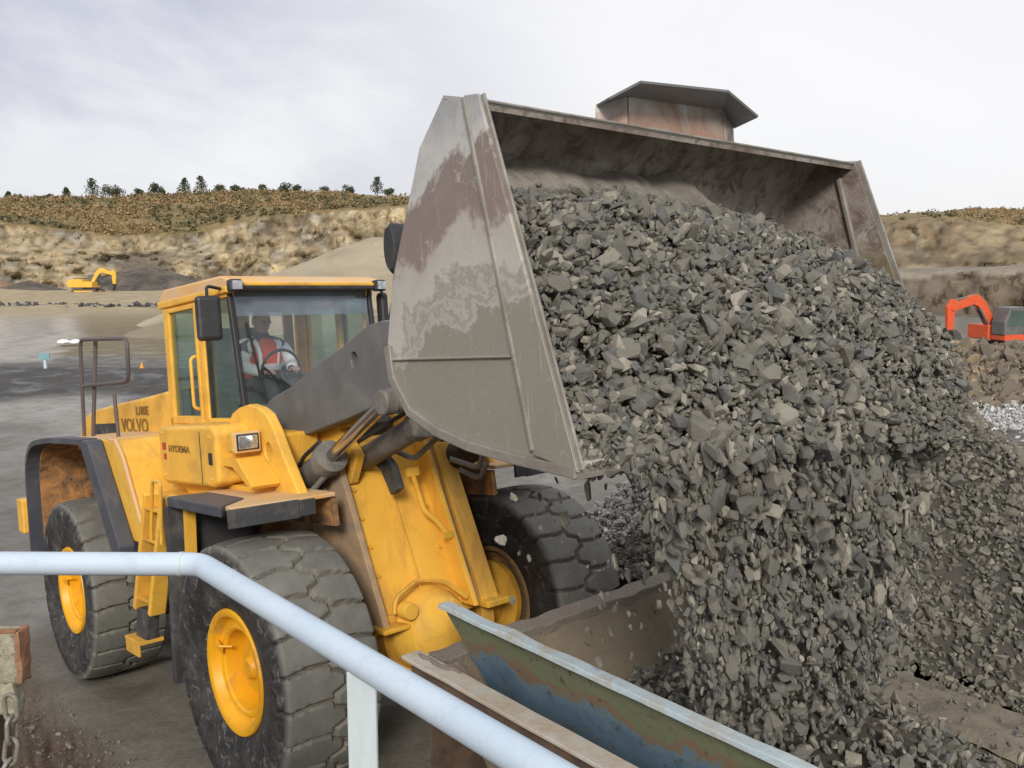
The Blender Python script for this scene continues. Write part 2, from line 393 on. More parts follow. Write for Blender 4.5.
# ================================================================ WHEEL LOADER
root = empty('wheel_loader', mtx=LM)
tag(root, 'large dusty yellow wheel loader with its bucket raised and tipping rock into the hopper', 'wheel loader')

# ---- wheels
def tyre_mesh():
    RR, HW = .875, .335
    NC, NP = 480, 24                      # samples round the tyre, tread pitches
    sec = []                              # cross-section (radius, y, tread coordinate w or None)
    for r, y in ((.405, -.255), (.43, -.285), (.48, -.305), (.56, -.328), (.64, -.340), (.70, -.344), (.75, -.343)):
        sec.append((r, y, None))
    for r, y, in ((.785, -.341), (.815, -.337), (.838, -.330)): sec.append((r, y, -1.0))
    M = 46
    for i in range(M+1):
        w = -1+2*i/M
        sec.append((.853+.022*(1-abs(w)**3), w*.318, w))
    full = sec[:] + [(r, -y, 1.0 if w is not None else None) for r, y, w in reversed(sec[:10])]
    full = sec[:10] + sec[10:] + [(r, -y, (1.0 if w is not None else None)) for r, y, w in reversed(sec[:10])]
    vs = []; tr = []
    def seg(px, py, ax, ay, bx, by):
        dx, dy = bx-ax, by-ay; t = max(0, min(1, ((px-ax)*dx+(py-ay)*dy)/(dx*dx+dy*dy)))
        return math.hypot(px-ax-t*dx, py-ay-t*dy)
    PL = 2*math.pi*.87/NP
    # interlocking two-column lug pattern, one pitch high (metres): centre zigzag, straight-ish laterals half a pitch apart
    segs = []
    za = .045
    for k in (-1, 0, 1):
        b = k*PL
        segs += [(-za+.02, b+.25*PL, za+.02, b+.42*PL), (za+.02, b+.42*PL, za+.02, b+.75*PL), (za+.02, b+.75*PL, -za+.02, b+.92*PL), (-za+.02, b+.92*PL, -za+.02, b+1.25*PL)]
        segs += [(-za+.02, b+.08*PL, -.17, b+.12*PL), (-.17, b+.12*PL, -.36, b-.02*PL)]
        segs += [(za+.02, b+.58*PL, .17, b+.62*PL), (.17, b+.62*PL, .36, b+.48*PL)]
    for k in range(NC):
        a = 2*math.pi*k/NC; s_ = (k/NC*NP % 1)*PL
        for r, y, w in full:
            h = 1.0
            if w is not None:
                yy = w*.318 if abs(w) < 1 else math.copysign(.318+(.853-r)*.2, w)
                sy = s_
                d = min(seg(yy, sy, *q) for q in segs)
                g = max(0, min(1, (d-.006)/.011)); h = g*g*(3-2*g)
                dep = .030 if abs(w) < 1 else .024
                if abs(w) < 1: r2 = r-dep*(1-h); y2 = y
                else: r2 = r-.010*(1-h); y2 = y-math.copysign(.020*(1-h), y)
            else:
                r2, y2 = r, y
                if r > .6: y2 += math.copysign(.006*math.sin(a*NP), y)*(r-.6)/.15
            vs.append((r2*math.cos(a), y2, r2*math.sin(a))); tr.append(h)
    m = len(full); fs = []
    for k in range(NC):
        k2 = (k+1) % NC
        for i in range(m-1): fs.append((k*m+i, k*m+i+1, k2*m+i+1, k2*m+i))
    me = bpy.data.meshes.new('tyre'); me.from_pydata(vs, [], fs); me.update()
    at = me.attributes.new('tread', 'FLOAT', 'POINT'); at.data.foreach_set('value', tr)
    bm = bmesh.new(); bm.from_mesh(me); bmesh.ops.recalc_face_normals(bm, faces=bm.faces); bm.to_mesh(me); bm.free()
    me.materials.append(MT['tyre']); me.shade_smooth(); me.set_sharp_from_angle(angle=R(50))
    return me
tyre_me = tyre_mesh()
def make_wheel(loc, flip):
    w = empty('wheel', parent=root, loc=loc); w.rotation_euler = (0, 0, R(180) if flip else 0)
    t = bpy.data.objects.new('tyre', tyre_me); C.objects.link(t); t.parent = w
    # outer side is -Y in the wheel's own frame
    RIMP = [(.408, -.262), (.425, -.285), (.418, -.300), (.392, -.302), (.372, -.292), (.360, -.262), (.345, -.235), (.318, -.226), (.305, -.238), (.285, -.240), (.268, -.226), (.258, -.12), (.250, -.075), (.205, -.070), (.198, -.085), (.190, -.13), (.175, -.15), (.10, -.155), (0.001, -.155)]
    rim = MB().lathe(RIMP, n=64)
    ro = rim.build('rim', 'rim', w, smooth=True, sharp=32)
    b = MB()
    for k in range(12):
        a = 2*math.pi*k/12
        b.lathe([(.0001, -.098), (.013, -.098), (.015, -.07)], c=(.228*math.cos(a), 0, .228*math.sin(a)), n=6)
    bpy.data.objects.remove(ro); rb_ = MB().lathe(RIMP, n=64); rb_.add(b.v, b.f); ro = rb_.build('rim', 'rim', w, smooth=True, sharp=32)
    v = MB().box((-.29, -.27, .02), (.10, .012, .05)).tube([(-.34, -.27, .03), (-.25, -.29, .05), (-.20, -.22, .06)], .008, 6)
    v.build('valve_bracket', 'rim', ro)
    hb = MB().lathe([(.0001, -.20), (.06, -.20), (.075, -.185), (.085, -.15), (.12, -.145)], c=(0, 0, 0), n=24)
    hb.build('hub', 'rim', w, smooth=True)
    INP = [(.408, .262), (.428, .287), (.420, .302), (.395, .300), (.385, .27), (.372, .215), (.33, .205), (.325, .18), (.20, .18), (.19, .24), (.12, .25), (.0001, .25)]
    b = MB()
    for k in range(16):
        a = 2*math.pi*k/16
        b.lathe([(.0001, .212), (.011, .212), (.012, .18)], c=(.285*math.cos(a), 0, .285*math.sin(a)), n=6)
    ib = MB().lathe(INP, n=56); ib.add(b.v, b.f); ib.build('inner_rim', 'rim_in', w, smooth=True, sharp=32)
    return w
WB = 3.73
for x, y, a in ((0, -1.14, 20), (0, 1.14, 65), (-WB, -1.14, 5), (-WB, 1.14, 110)):
    w = make_wheel((x, y, .868), y > 0)
    w.rotation_euler = (0, R(a), R(180) if y > 0 else 0)
    w.rotation_mode = 'XYZ'

# ---- rear frame, hood, counterweight
hd = MB().prism([(-5.95, 1.62), (-6.02, 2.2), (-5.92, 2.42), (-5.5, 2.55), (-4.6, 2.63), (-3.6, 2.70), (-2.62, 2.78), (-2.62, 1.62)], 'y', -.62, .62)
hood = hd.build('engine_hood', 'yellow', root, smooth=True, bevel=.05, seg=3)
text('VOLVO', 'brand_lettering', .20, 'decal', hood, (-4.40, -.626, 2.335), (R(90), 0, 0), squash=1.22)
text('L180E', 'model_lettering', .125, 'decal', hood, (-3.92, -.626, 2.515), (R(90), 0, 0), squash=1.2)
g = MB()
for k in range(4):
    g.prism([(-5.30+k*.20, 2.17), (-5.18+k*.20, 2.17), (-5.26+k*.20, 2.39), (-5.38+k*.20, 2.39)], 'y', -.629, -.618)
g.build('vent_stripes', 'black', hood)
MB().prism([(-5.42, 2.14), (-4.62, 2.14), (-4.62, 2.42), (-5.42, 2.40)], 'y', -.6235, -.617).build('vent_panel', 'darksteel', hood)
for k in range(2):
    MB().box((-2.615, 0, 2.2), (.04, 1.0, .5)).build('hood_front_seal', 'black', hood) if k == 0 else None
MB().prism([(-6.15, .78), (-6.25, 1.1), (-6.2, 1.55), (-5.9, 1.72), (-5.5, 1.72), (-5.2, 1.3), (-4.95, .85)], 'y', -1.12, 1.12).build('counterweight', 'yellow', root, bevel=.05, seg=3)
tl = MB().box((-6.05, -1.27, 1.38), (.24, .12, .40)).build('rear_side_bumper', 'yellow', root, bevel=.02)
MB().prism([(-5.3, .75), (-5.3, 1.65), (-2.3, 1.65), (-1.9, 1.35), (-1.9, .8)], 'y', -.5, .5).build('rear_frame', 'yellow_dirty', root, bevel=.02)
MB().lathe([(.0001, -.85), (.17, -.85), (.20, -.6), (.27, -.42), (.33, -.2), (.33, .2), (.27, .42), (.20, .6), (.17, .85), (.0001, .85)], c=(-WB, 0, .87), n=24).build('rear_axle', 'yellow_dirty', root, smooth=True)
# rear handrail above the hood step
hr = empty('access_handrail', parent=root)
MB().tube(fillet([(-4.10, -1.1, 2.25), (-3.97, -1.1, 3.32), (-2.58, -1.1, 3.25), (-2.62, -1.1, 2.86), (-3.99, -1.1, 2.85)], .09), .019, 8).build('hoop', 'pipe_brown', hr, smooth=True)
MB().tube(fillet([(-3.86, -1.09, 2.25), (-3.74, -1.02, 3.30)], .09), .020, 8).build('upright', 'pipe_brown', hr, smooth=True)
MB().tube([(-3.05, -1.1, 2.76), (-3.02, -1.1, 2.31)], .018, 8).build('short_upright', 'pipe_brown', hr, smooth=True)

# rear fenders (near and far)
def rear_fender(sg):
    f = empty('rear_fender', parent=root)
    arc = [(q.x, q.z) for q in fillet([(-4.86, 0, 1.10), (-4.84, 0, 2.20), (-4.1, 0, 2.29), (-3.2, 0, 2.305), (-2.66, 0, 2.30)], .42, 8)]
    th = .035
    def strip(pts, y0, y1, th_, mb):
        ups = []
        for i, (x, z) in enumerate(pts):
            a = pts[max(i-1, 0)]; b = pts[min(i+1, len(pts)-1)]
            dx, dz = b[0]-a[0], b[1]-a[1]; L = math.hypot(dx, dz)
            ups.append((x-dz/L*th_*-1*-1, z+dx/L*th_))
        poly = pts+ups[::-1]
        mb.prism(poly, 'y', y0, y1)
    a = MB(); y0, y1 = sorted((sg*1.37, sg*.62)); strip(arc, y0, y1, th, a); a.build('arch', 'rust_arch', f, smooth=False)
    a = MB(); y0, y1 = sorted((sg*1.50, sg*1.36))
    strip([(q.x, q.z) for q in fillet([(-4.87, 0, 1.08), (-4.85, 0, 2.225), (-4.1, 0, 2.315), (-3.2, 0, 2.325), (-2.86, 0, 2.325)], .42, 8)], y0, y1, .05, a)
    a.build('rubber_edge', 'fender', f, bevel=.01)
    # black lip running down the front of the arch
    a = MB(); y0, y1 = sorted((sg*1.50, sg*1.37)); a.prism([(-2.88, 2.37), (-2.62, 2.37), (-1.96, 1.50), (-1.98, 1.40), (-2.16, 1.42)], 'y', y0, y1)
    a.build('front_edge', 'fender', f, bevel=.015)
    # yellow deck and sloping panel in front of the wheel
    a = MB(); y0, y1 = sorted((sg*1.362, sg*.62)); a.prism([(-2.98, 2.345), (-2.60, 2.37), (-2.30, 2.36), (-2.15, 2.22), (-1.80, 1.66), (-1.84, 1.52), (-2.02, 1.52), (-2.64, 2.30)], 'y', y0, y1)
    a.build('deck_panel', 'yellow', f, bevel=.02)
    a = MB(); y0, y1 = sorted((sg*1.36, sg*.62)); a.prism([(-4.40, 2.325), (-4.15, 2.335), (-2.66, 2.36), (-2.66, 2.31), (-4.1, 2.29)], 'y', y0, y1)
    a.build('deck_top', 'yellow_top', f)
    a = MB(); y0, y1 = sorted((sg*1.366, sg*1.335)); a.prism([(-2.60, 2.375), (-2.30, 2.375), (-2.14, 2.24), (-1.78, 1.66), (-1.82, 1.66), (-2.17, 2.21), (-2.32, 2.34)], 'y', y0, y1)
    a.build('edge_trim', 'yellow_top', f, bevel=.01)
    return f
rear_fender(-1); rear_fender(1)
# battery box and black side panel under the deck
MB().prism([(-2.45, 1.60), (-1.62, 1.60), (-1.62, 1.05), (-1.72, .92), (-2.35, .92), (-2.45, 1.05)], 'y', -1.25, -.6).build('battery_box', 'black', root, bevel=.03)
MB().box((-2.06, -1.258, 1.26), (.50, .02, .50)).build('battery_box_lid', 'fender', root, bevel=.01)

# ladder on the near side
ld = empty('ladder', parent=root)
def bar3(a, b, w, h): return MB().bar(a, b, w, h, up=(0, 1, 0))
for dx in (-.17, .17):
    bar3((-1.20+dx, -1.40, 1.98), (-1.60+dx, -1.42, 1.02), .05, .13).build('stringer', 'yellow', ld, bevel=.01)
for t in (.12, .38, .64, .90):
    x = -1.20-.40*t; z = 1.98-.96*t
    MB().box((x, -1.40, z), (.32, .13, .025)).build('rung', 'yellow_dirty', ld, bevel=.005)
MB().tube(fillet([(-1.30, -1.46, 1.62), (-1.12, -1.48, 2.10), (-.95, -1.48, 2.10), (-1.08, -1.46, 1.62)], .05), .014, 8).build('grab_hoop', 'yellow', ld, smooth=True)
MB().prism([(-1.76, 1.03), (-1.52, 1.03), (-1.60, .78), (-1.84, .78)], 'y', -1.46, -1.36).build('rubber_hanger', 'black', ld, bevel=.01)
MB().box((-1.76, -1.42, .77), (.34, .20, .03)).box((-1.80, -1.50, .70), (.30, .02, .10)).build('bottom_step', 'yellow_dirty', ld, bevel=.005)
MB().prism([(-1.45, 1.75), (-1.02, 1.92), (-1.02, 1.0), (-1.40, .85)], 'y', -1.25, -.7).build('step_well_panel', 'black', root)

# ---- cab
CX0, CX1, CW = -2.50, -1.10, .72     # rear, front, half width
cab = empty('cab', parent=root); cab.location = (-.085, -.04, 0); cab.scale = (1.02, .92, 1)
y = -.75
def pillar(a, b, w=.07, d=.07, mat='yellow', nm='pillar'):
    return MB().bar(a, b, w, d, up=(0, 1, 0)).build(nm, mat, cab, bevel=.012)
for sg in (-1, 1):
    Y = sg*CW
    pillar((-2.46, Y, 2.38), (-2.44, Y, 3.55), .09, .10)
    pillar((-1.65, Y, 2.38), (-1.65, Y, 3.55), .07, .10)
    pillar((-1.02, sg*.70, 2.42), (-1.15, Y, 3.55), .05, .05, 'blackp', 'windscreen_pillar')
    MB().box((-1.80, Y, 3.535), (1.34, .08, .09)).build('side_header', 'yellow', cab, bevel=.01)
    MB().prism([(-2.50, 2.28), (-2.50, 2.50), (-1.0, 2.50), (-1.0, 2.40), (-1.2, 2.28)], 'y', *sorted((Y-.05, Y+.05))).build('side_sill', 'yellow', cab, bevel=.01)
    # door leaf frame with its glass
    dr = MB().bar((-2.37, Y*1.06, 2.50), (-2.35, Y*1.06, 3.49), .05, .045, up=(0,1,0)).bar((-1.74, Y*1.06, 2.50), (-1.74, Y*1.06, 3.49), .045, .045, up=(0,1,0)).box((-2.055, Y*1.06, 3.475), (.66, .045, .04)).box((-2.055, Y*1.06, 2.485), (.66, .045, .07)).build('door', 'yellow', cab, bevel=.008)
    MB().box((-2.055, Y*1.05, 2.99), (.60, .006, .95)).build('door_glass', 'glass_side', dr)
    MB().tube(fillet([(-1.79, Y*1.08, 2.58), (-1.79, Y*1.15, 2.60), (-1.79, Y*1.15, 3.02), (-1.79, Y*1.08, 3.04)], .03), .016, 8).build('grab_rail', 'yellow', dr, smooth=True)
    MB().prism([(-1.61, 2.48), (-1.61, 3.50), (-1.18, 3.50), (-1.08, 2.62), (-1.14, 2.50), (-1.20, 2.47)], 'y', *sorted((Y*1.0, Y*1.008))).build('front_quarter_glass', 'glass_side', cab)
    fr = MB().bar((-1.60, Y*1.02, 2.47), (-1.60, Y*1.02, 3.52), .03, .03, up=(0,1,0)).bar((-1.68, Y*1.02, 2.475), (-1.14, Y*1.02, 2.475), .03, .03).bar((-1.16, Y*1.02, 2.47), (-1.06, Y*1.02, 2.60), .03, .03).build('glass_frame', 'blackp', cab)
pillar((-1.22, .73, 2.42), (-1.26, .745, 3.53), .05, .05, 'yellow_top', 'corner_pillar')
# roof
rf = MB()
rf.prism([(-2.50, 3.545), (-2.55, 3.60), (-2.40, 3.68), (-1.2, 3.67), (-1.06, 3.635), (-1.0, 3.59), (-1.02, 3.55)], 'y', -.78, .80)
roof = rf.build('roof', 'yellow_top', cab, bevel=.035, seg=3, smooth=True)
MB().prism([(-2.54, 3.51), (-2.56, 3.575), (-1.06, 3.575), (-1.04, 3.52)], 'y', -.792, -.71).build('roof_side_band', 'yellow', roof, bevel=.012)
MB().box((-1.005, 0, 3.582), (.04, 1.46, .03)).build('orange_roof_strip', 'yellow_dirty', roof, bevel=.01)
MB().box((-1.01, 0, 3.555), (.06, 1.50, .024)).build('front_roof_seal', 'blackp', roof)
for sg in (-1, 1):
    lp = MB().box((-.99, sg*.74, 3.57), (.09, .12, .10)).build('roof_lamp', 'blackp', cab, bevel=.02)
    MB().box((-.942, sg*.74, 3.57), (.01, .09, .07)).build('lens', 'lamp', lp)
# windscreen, upper tinted band, rear glass
def quad(p, nm, mat, par, th=.006):
    a, b, c_, d = [Vector(q) for q in p]; n = (b-a).cross(d-a).normalized()*th
    return MB().add([a, b, c_, d, a+n, b+n, c_+n, d+n], [(0,1,2,3), (7,6,5,4), (0,4,5,1), (1,5,6,2), (2,6,7,3), (3,7,4,0)]).build(nm, mat, par)
quad([(-1.03, -.67, 2.50), (-1.03, .67, 2.50), (-1.12, .68, 3.33), (-1.12, -.68, 3.33)], 'windscreen', 'glass', cab)
quad([(-1.121, -.68, 3.33), (-1.121, .68, 3.33), (-1.145, .69, 3.55), (-1.145, -.69, 3.55)], 'windscreen_sun_band', 'glass_band', cab)
MB().bar((-1.0, -.69, 2.485), (-1.0, .69, 2.485), .05, .05).build('windscreen_sill', 'blackp', cab)
# cab shell behind: rear wall with two openings, floor, lining pillars, console
MB().box((-2.46, 0, 2.58), (.05, 1.36, .36)).build('rear_wall', 'cab_dark', cab)
MB().box((-2.46, .02, 3.10), (.05, .22, .80)).build('rear_pillar', 'cab_in', cab, bevel=.02)
MB().box((-2.46, 0, 3.52), (.05, 1.36, .12)).build('rear_header', 'cab_in', cab)
MB().box((-2.46, .58, 3.10), (.05, .10, .80)).build('rear_corner_lining', 'cab_in', cab)
MB().box((-2.46, .35, 2.98), (.03, .50, .50)).build('rear_lower_screen', 'glass_side', cab)
for yy in (-.39, .34):
    MB().box((-2.455, yy, 3.11), (.006, .56, .72)).build('rear_glass', 'glass', cab)
MB().box((-1.75, 0, 2.36), (1.45, 1.36, .06)).build('floor', 'cab_dark', cab)
MB().box((-1.80, 0, 3.54), (1.25, 1.36, .02)).build('headliner', 'cab_in', cab)
MB().prism([(-1.25, 2.40), (-1.25, 2.56), (-1.12, 2.60), (-1.06, 2.56), (-1.06, 2.40)], 'y', -.62, .62).build('dashboard', 'cab_dark', cab, bevel=.02)
st = MB().prism([(-2.18, 2.72), (-1.72, 2.74), (-1.70, 2.82), (-2.14, 2.80), (-2.22, 3.30), (-2.32, 3.30), (-2.26, 2.72)], 'y', -.36, .12).build('driver_seat', 'seat', cab, bevel=.035, seg=3)
MB().box((-1.98, -.12, 2.56), (.34, .36, .30)).build('seat_base', 'cab_dark', st, bevel=.02)
MB().box((-1.93, .19, 2.88), (.42, .09, .06)).build('armrest', 'seat', st, bevel=.02)
MB().box((-1.9, .42, 2.62), (.8, .24, .42)).build('side_console', 'cab_dark', cab, bevel=.03)
wh = MB().tube([(-1.50+.10*math.cos(a)*.45, -.08+.20*math.sin(a), 2.86+.19*math.cos(a)) for a in [2*math.pi*k/28 for k in range(28)]], .014, 8, closed=True).build('steering_wheel', 'blackp', cab, smooth=True)
MB().tube([(-1.30, -.08, 2.45), (-1.50, -.08, 2.86)], .035, 8).tube([(-1.50, -.27, 2.86), (-1.50, .11, 2.86)], .012, 6).build('steering_column', 'blackp', wh, smooth=True)
wp = MB().bar((-.985, -.50, 2.50), (-1.10, -.60, 3.28), .016, .02, up=(1,0,0)).bar((-1.0, -.10, 2.52), (-1.03, -.50, 2.90), .014, .016, up=(1,0,0)).build('wiper', 'blackp', cab)
wp = MB().bar((-.995, -.03, 2.52), (-1.04, -.35, 2.80), .018, .02, up=(1,0,0)).bar((-.995, .14, 2.53), (-1.025, -.12, 2.74), .02, .02, up=(1,0,0)).build('wiper', 'blackp', cab)
# mirrors
for sg, x, z, yy in ((-1, -1.11, 3.32, -.94), (1, -1.12, 3.34, .86)):
    mr = empty('side_mirror', parent=cab)
    MB().box((x, yy, z), (.09, .21 if sg < 0 else .10, .36), Matrix.Rotation(R(14*sg), 3, 'Z')).build('shell', 'blackp', mr, bevel=.035, seg=3)
    MB().tube(fillet([(x-.05, sg*.74, 3.55), (x, yy, 3.58), (x, yy, z+.15)], .04), .014, 6).build('mirror_arm', 'blackp', mr, smooth=True)
    MB().box((x-.052, yy, z), (.006, .16 if sg < 0 else .07, .30), Matrix.Rotation(R(14*sg), 3, 'Z')).build('glass', 'mirror', mr)
# box under the cab door
bxp = [(-1.83, 2.06), (-1.83, 2.42), (-1.76, 2.47), (-.72, 2.49), (-.66, 2.44), (-.66, 2.06), (-.78, 2.02), (-1.70, 2.0)]
sb = MB().prism(bxp, 'y', -1.16, -.70).build('side_cabinet', 'yellow', root, bevel=.05, seg=4, smooth=True)
text('HYDEMA', 'small_lettering', .075, 'decal', sb, (-1.60, -1.164, 2.27), (R(90), 0, 0), squash=1.45)
MB().prism([(-1.74, 2.28), (-1.66, 2.28), (-1.66, 2.34), (-1.74, 2.34)], 'y', -1.163, -1.158).prism([(-1.72, 2.20), (-1.66, 2.20), (-1.66, 2.25), (-1.72, 2.25)], 'y', -1.163, -1.158).build('red_emblem', 'decal_red', sb)
MB().prism([(-1.70, 1.95), (-1.62, 2.02), (-.3, 2.03), (-.3, 1.92), (-1.55, 1.86)], 'y', -1.02, -.62).build('under_cab_frame', 'yellow_dirty', root, bevel=.01)
MB().prism([(-2.2, 2.34), (-1.0, 2.34), (-1.0, 1.66), (-1.9, 1.66)], 'y', -.95, -.55).box((-1.5, -.95, 1.78), (1.0, .55, .26)).build('under_cab_panel', 'yellow', root, bevel=.02)

MB().box((-.95, -1.1625, 2.24), (.006, .004, .40)).build('panel_seam', 'darksteel', sb)
for bx_, bz_ in ((-1.72, 2.42), (-.78, 2.40), (-1.72, 2.07), (-.78, 2.08)):
    MB().lathe([(.0001, -1.170), (.011, -1.170), (.013, -1.16)], c=(bx_, 0, bz_), n=6).build('bolt', 'yellow_dirty', sb)
MB().box((-.76, -1.168, 2.24), (.05, .012, .09)).build('latch', 'blackp', sb, bevel=.004)
# ---- front frame
fp = [(-1.14, 1.95), (-1.12, 2.44), (-1.02, 2.47), (-.92, 2.56), (-.80, 2.60), (-.62, 2.625), (-.46, 2.60), (-.34, 2.55), (-.24, 2.44), (-.13, 2.27), (-.02, 2.12), (.10, 1.96)]
def plate_with_hole(poly, hc, hr_, y0, y1):
    bm = bmesh.new()
    def ring(pts, y): return [bm.verts.new((x, y, z)) for x, z in pts]
    hole = [(hc[0]+hr_*math.cos(a)*.75, hc[1]+hr_*math.sin(a)) for a in [2*math.pi*k/16 for k in range(16)]]
    vs = []
    for yv in (y0, y1):
        v = ring(poly, yv)+ring(hole, yv); vs.append(v)
        tr = tessellate_polygon([[Vector((a, b, 0)) for a, b in poly], [Vector((a, b, 0)) for a, b in hole]])
        for t in tr: bm.faces.new([v[i] for i in t])
    n = len(poly); m = len(hole)
    for i in range(n): bm.faces.new([vs[0][i], vs[0][(i+1) % n], vs[1][(i+1) % n], vs[1][i]])
    for i in range(m): bm.faces.new([vs[0][n+i], vs[0][n+(i+1) % m], vs[1][n+(i+1) % m], vs[1][n+i]])
    bmesh.ops.recalc_face_normals(bm, faces=bm.faces)
    V = [tuple(v.co) for v in bm.verts]; bm.verts.index_update(); F = [tuple(v.index for v in f.verts) for f in bm.faces]; bm.free()
    mb = MB(); mb.v = V; mb.f = F; return mb
sp = plate_with_hole(fp, (-.35, 2.27), .075, -.90, -.82).build('front_side_plate', 'yellow', root, bevel=.012)
plate_with_hole(fp, (-.35, 2.27), .075, .84, .90).build('front_side_plate', 'yellow_dirty', root, bevel=.012)
MB().lathe([(.0001, -.812), (.10, -.812), (.10, -.80), (.0001, -.80)], c=(-.35, 0, 2.27), n=20).build('hole_shade_disc', 'darksteel', sp)  # dark disc added behind the hole to stand in for its shade
MB().prism([(-1.10, 1.96), (-.35, 1.98), (-.30, 2.40), (-1.08, 2.42)], 'y', -.79, -.5).build('front_console', 'yellow_dirty', root, bevel=.02)
# headlight cluster on its bracket
for sg in (-1, 1):
    hl = empty('headlight', parent=root)
    k = sg
    Y0 = sg*1.02
    MB().box((-.50, Y0, 2.36), (.12, .20, .155)).build('housing', 'yellow', hl, bevel=.02)
    MB().box((-.43, Y0, 2.36), (.03, .205, .155)).build('bezel', 'yellow_top', hl, bevel=.012)
    MB().box((-.411, Y0, 2.36), (.014, .15, .10)).build('lens', 'lamp', hl, bevel=.01)
    MB().box((-.422, Y0, 2.36), (.022, .175, .122)).build('lens_surround', 'blackp', hl, bevel=.006)
    MB().box((-.84, sg*1.02, 2.38), (.13, .10, .13)).build('indicator_lens', 'red_lens', hl, bevel=.02)
    MB().prism([(-.95, 2.24), (-.42, 2.25), (-.18, 2.06), (-.22, 2.03), (-.50, 2.18), (-.95, 2.19)], 'y', *sorted((sg*1.12, sg*.90))).build('bracket', 'yellow_dirty', hl, bevel=.01)
# front fenders
def front_fender(sg):
    f = empty('front_fender', parent=root)
    s_ = sg
    pts = [(-.74, 1.40), (-.40, 1.45), (.20, 1.45), (.27, 1.02), (.27, .72), (-1.0, .72)]
    MB().prism([(x, s_*yv) for x, yv in pts], 'z', 1.965, 1.995).build('top_plate', 'yellow_top', f, bevel=.008)
    MB().prism([(x, s_*yv) for x, yv in [(-.80, 1.50), (.16, 1.50), (-.10, 1.22), (-.72, 1.22)]], 'z', 1.93, 2.005).build('rear_rubber_cap', 'fender', f, bevel=.012)
    MB().bar((.20, s_*1.48, 1.92), (.30, s_*1.02, 1.93), .025, .125).build('rubber_flap', 'black', f, bevel=.006)
    MB().bar((.30, s_*1.02, 1.93), (.30, s_*.90, 1.93), .025, .11).build('front_lip', 'black', f, bevel=.006)
    MB().prism([(-.96, .60), (-.86, 1.93), (-.80, 1.93), (-.90, .60)], 'y', *sorted((s_*1.50, s_*.85))).build('mudflap', 'black', f, bevel=.006)
    MB().prism([(-.84, .95), (-.76, 1.93), (-.70, 1.93), (-.80, .95)], 'y', *sorted((s_*1.40, s_*1.33))).build('mudflap_stay', 'yellow_dirty', f)
    MB().prism([(-.80, 1.72), (-.78, 1.955), (.24, 1.955), (.26, 1.76)], 'y', *sorted((s_*.74, s_*.70))).build('inner_arch', 'rust_arch', f)
front_fender(-1); front_fender(1)
# tower: sloping yellow channel between near and far frame plates
def slab(y0, y1, zt, zb, mat, nm, xoff=0, depth=.5):
    xt = .02-(zt-2.05)*.42+xoff; xb = .02+(2.05-zb)*.42+xoff
    return MB().prism([(xt, zt), (xb, zb), (xb-depth, zb), (xt-depth, zt)], 'y', y0, y1).build(nm, mat, root, bevel=.008)
ft = slab(-.50, .20, 2.30, 1.08, 'yellow_dirty', 'tower_web', -.03, .45)
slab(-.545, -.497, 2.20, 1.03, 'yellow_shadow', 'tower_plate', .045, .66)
slab(.197, .237, 2.45, 1.03, 'yellow_dirty', 'tower_plate', .12, .66)
slab(.36, .52, 2.20, 1.00, 'yellow_dirty', 'tower_column', .0, .26)
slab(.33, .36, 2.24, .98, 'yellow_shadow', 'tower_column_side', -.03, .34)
MB().box((.28, -.15, 1.06), (.30, .70, .06)).build('tower_foot', 'yellow_dirty', root, bevel=.015)
# arched stop with its bolt at the foot of the tower
ar = MB().tube(fillet([(.50, -.46, 1.12), (.50, -.45, 1.22), (.44, -.20, 1.30), (.48, .0, 1.25), (.52, .16, 1.10)], .06), .018, 6).build('foot_flange', 'yellow_dirty', ft, smooth=True)
MB().lathe([(.0001, .60), (.055, .60), (.06, .59), (.06, .50)], axis='x', c=(0, -.38, 1.13), n=16).build('pivot_bolt', 'yellow', ft, smooth=True)
MB().tube(fillet([(.20, -.02, 2.02), (.19, .03, 1.86), (.26, .02, 1.74), (.30, .10, 1.66), (.34, .15, 1.56)], .05), .020, 8).build('grease_hose', 'yellow_dirty', ft, smooth=True)
MB().box((.20, -.02, 2.04), (.03, .10, .06)).build('hose_clamp', 'yellow_dirty', ft); MB().box((.355, .15, 1.55), (.03, .09, .05)).build('hose_clamp', 'yellow_dirty', ft)
for yy, zz, ss in ((-.30, 1.80, 1), (-.12, 1.90, .8), (.32, 1.9, 1)):
    pass
for k_, (by_, bz_) in enumerate(((-.44, 1.95), (-.44, 1.75), (-.44, 1.55), (-.44, 1.35), (.14, 1.75), (.14, 1.45))):
    bx_ = .02+(2.05-bz_)*.42-.03
    MB().lathe([(.0001, bx_+.022), (.014, bx_+.022), (.016, bx_-.01)], axis='x', c=(0, by_, bz_), n=6).build('bolt', 'yellow_dirty', ft)
MB().bar((.03, -.15, 2.05), (.03+.9*.42-.42*.42*0, -.15, 1.18), .012, .012).build('weld_line', 'yellow_dirty', ft)
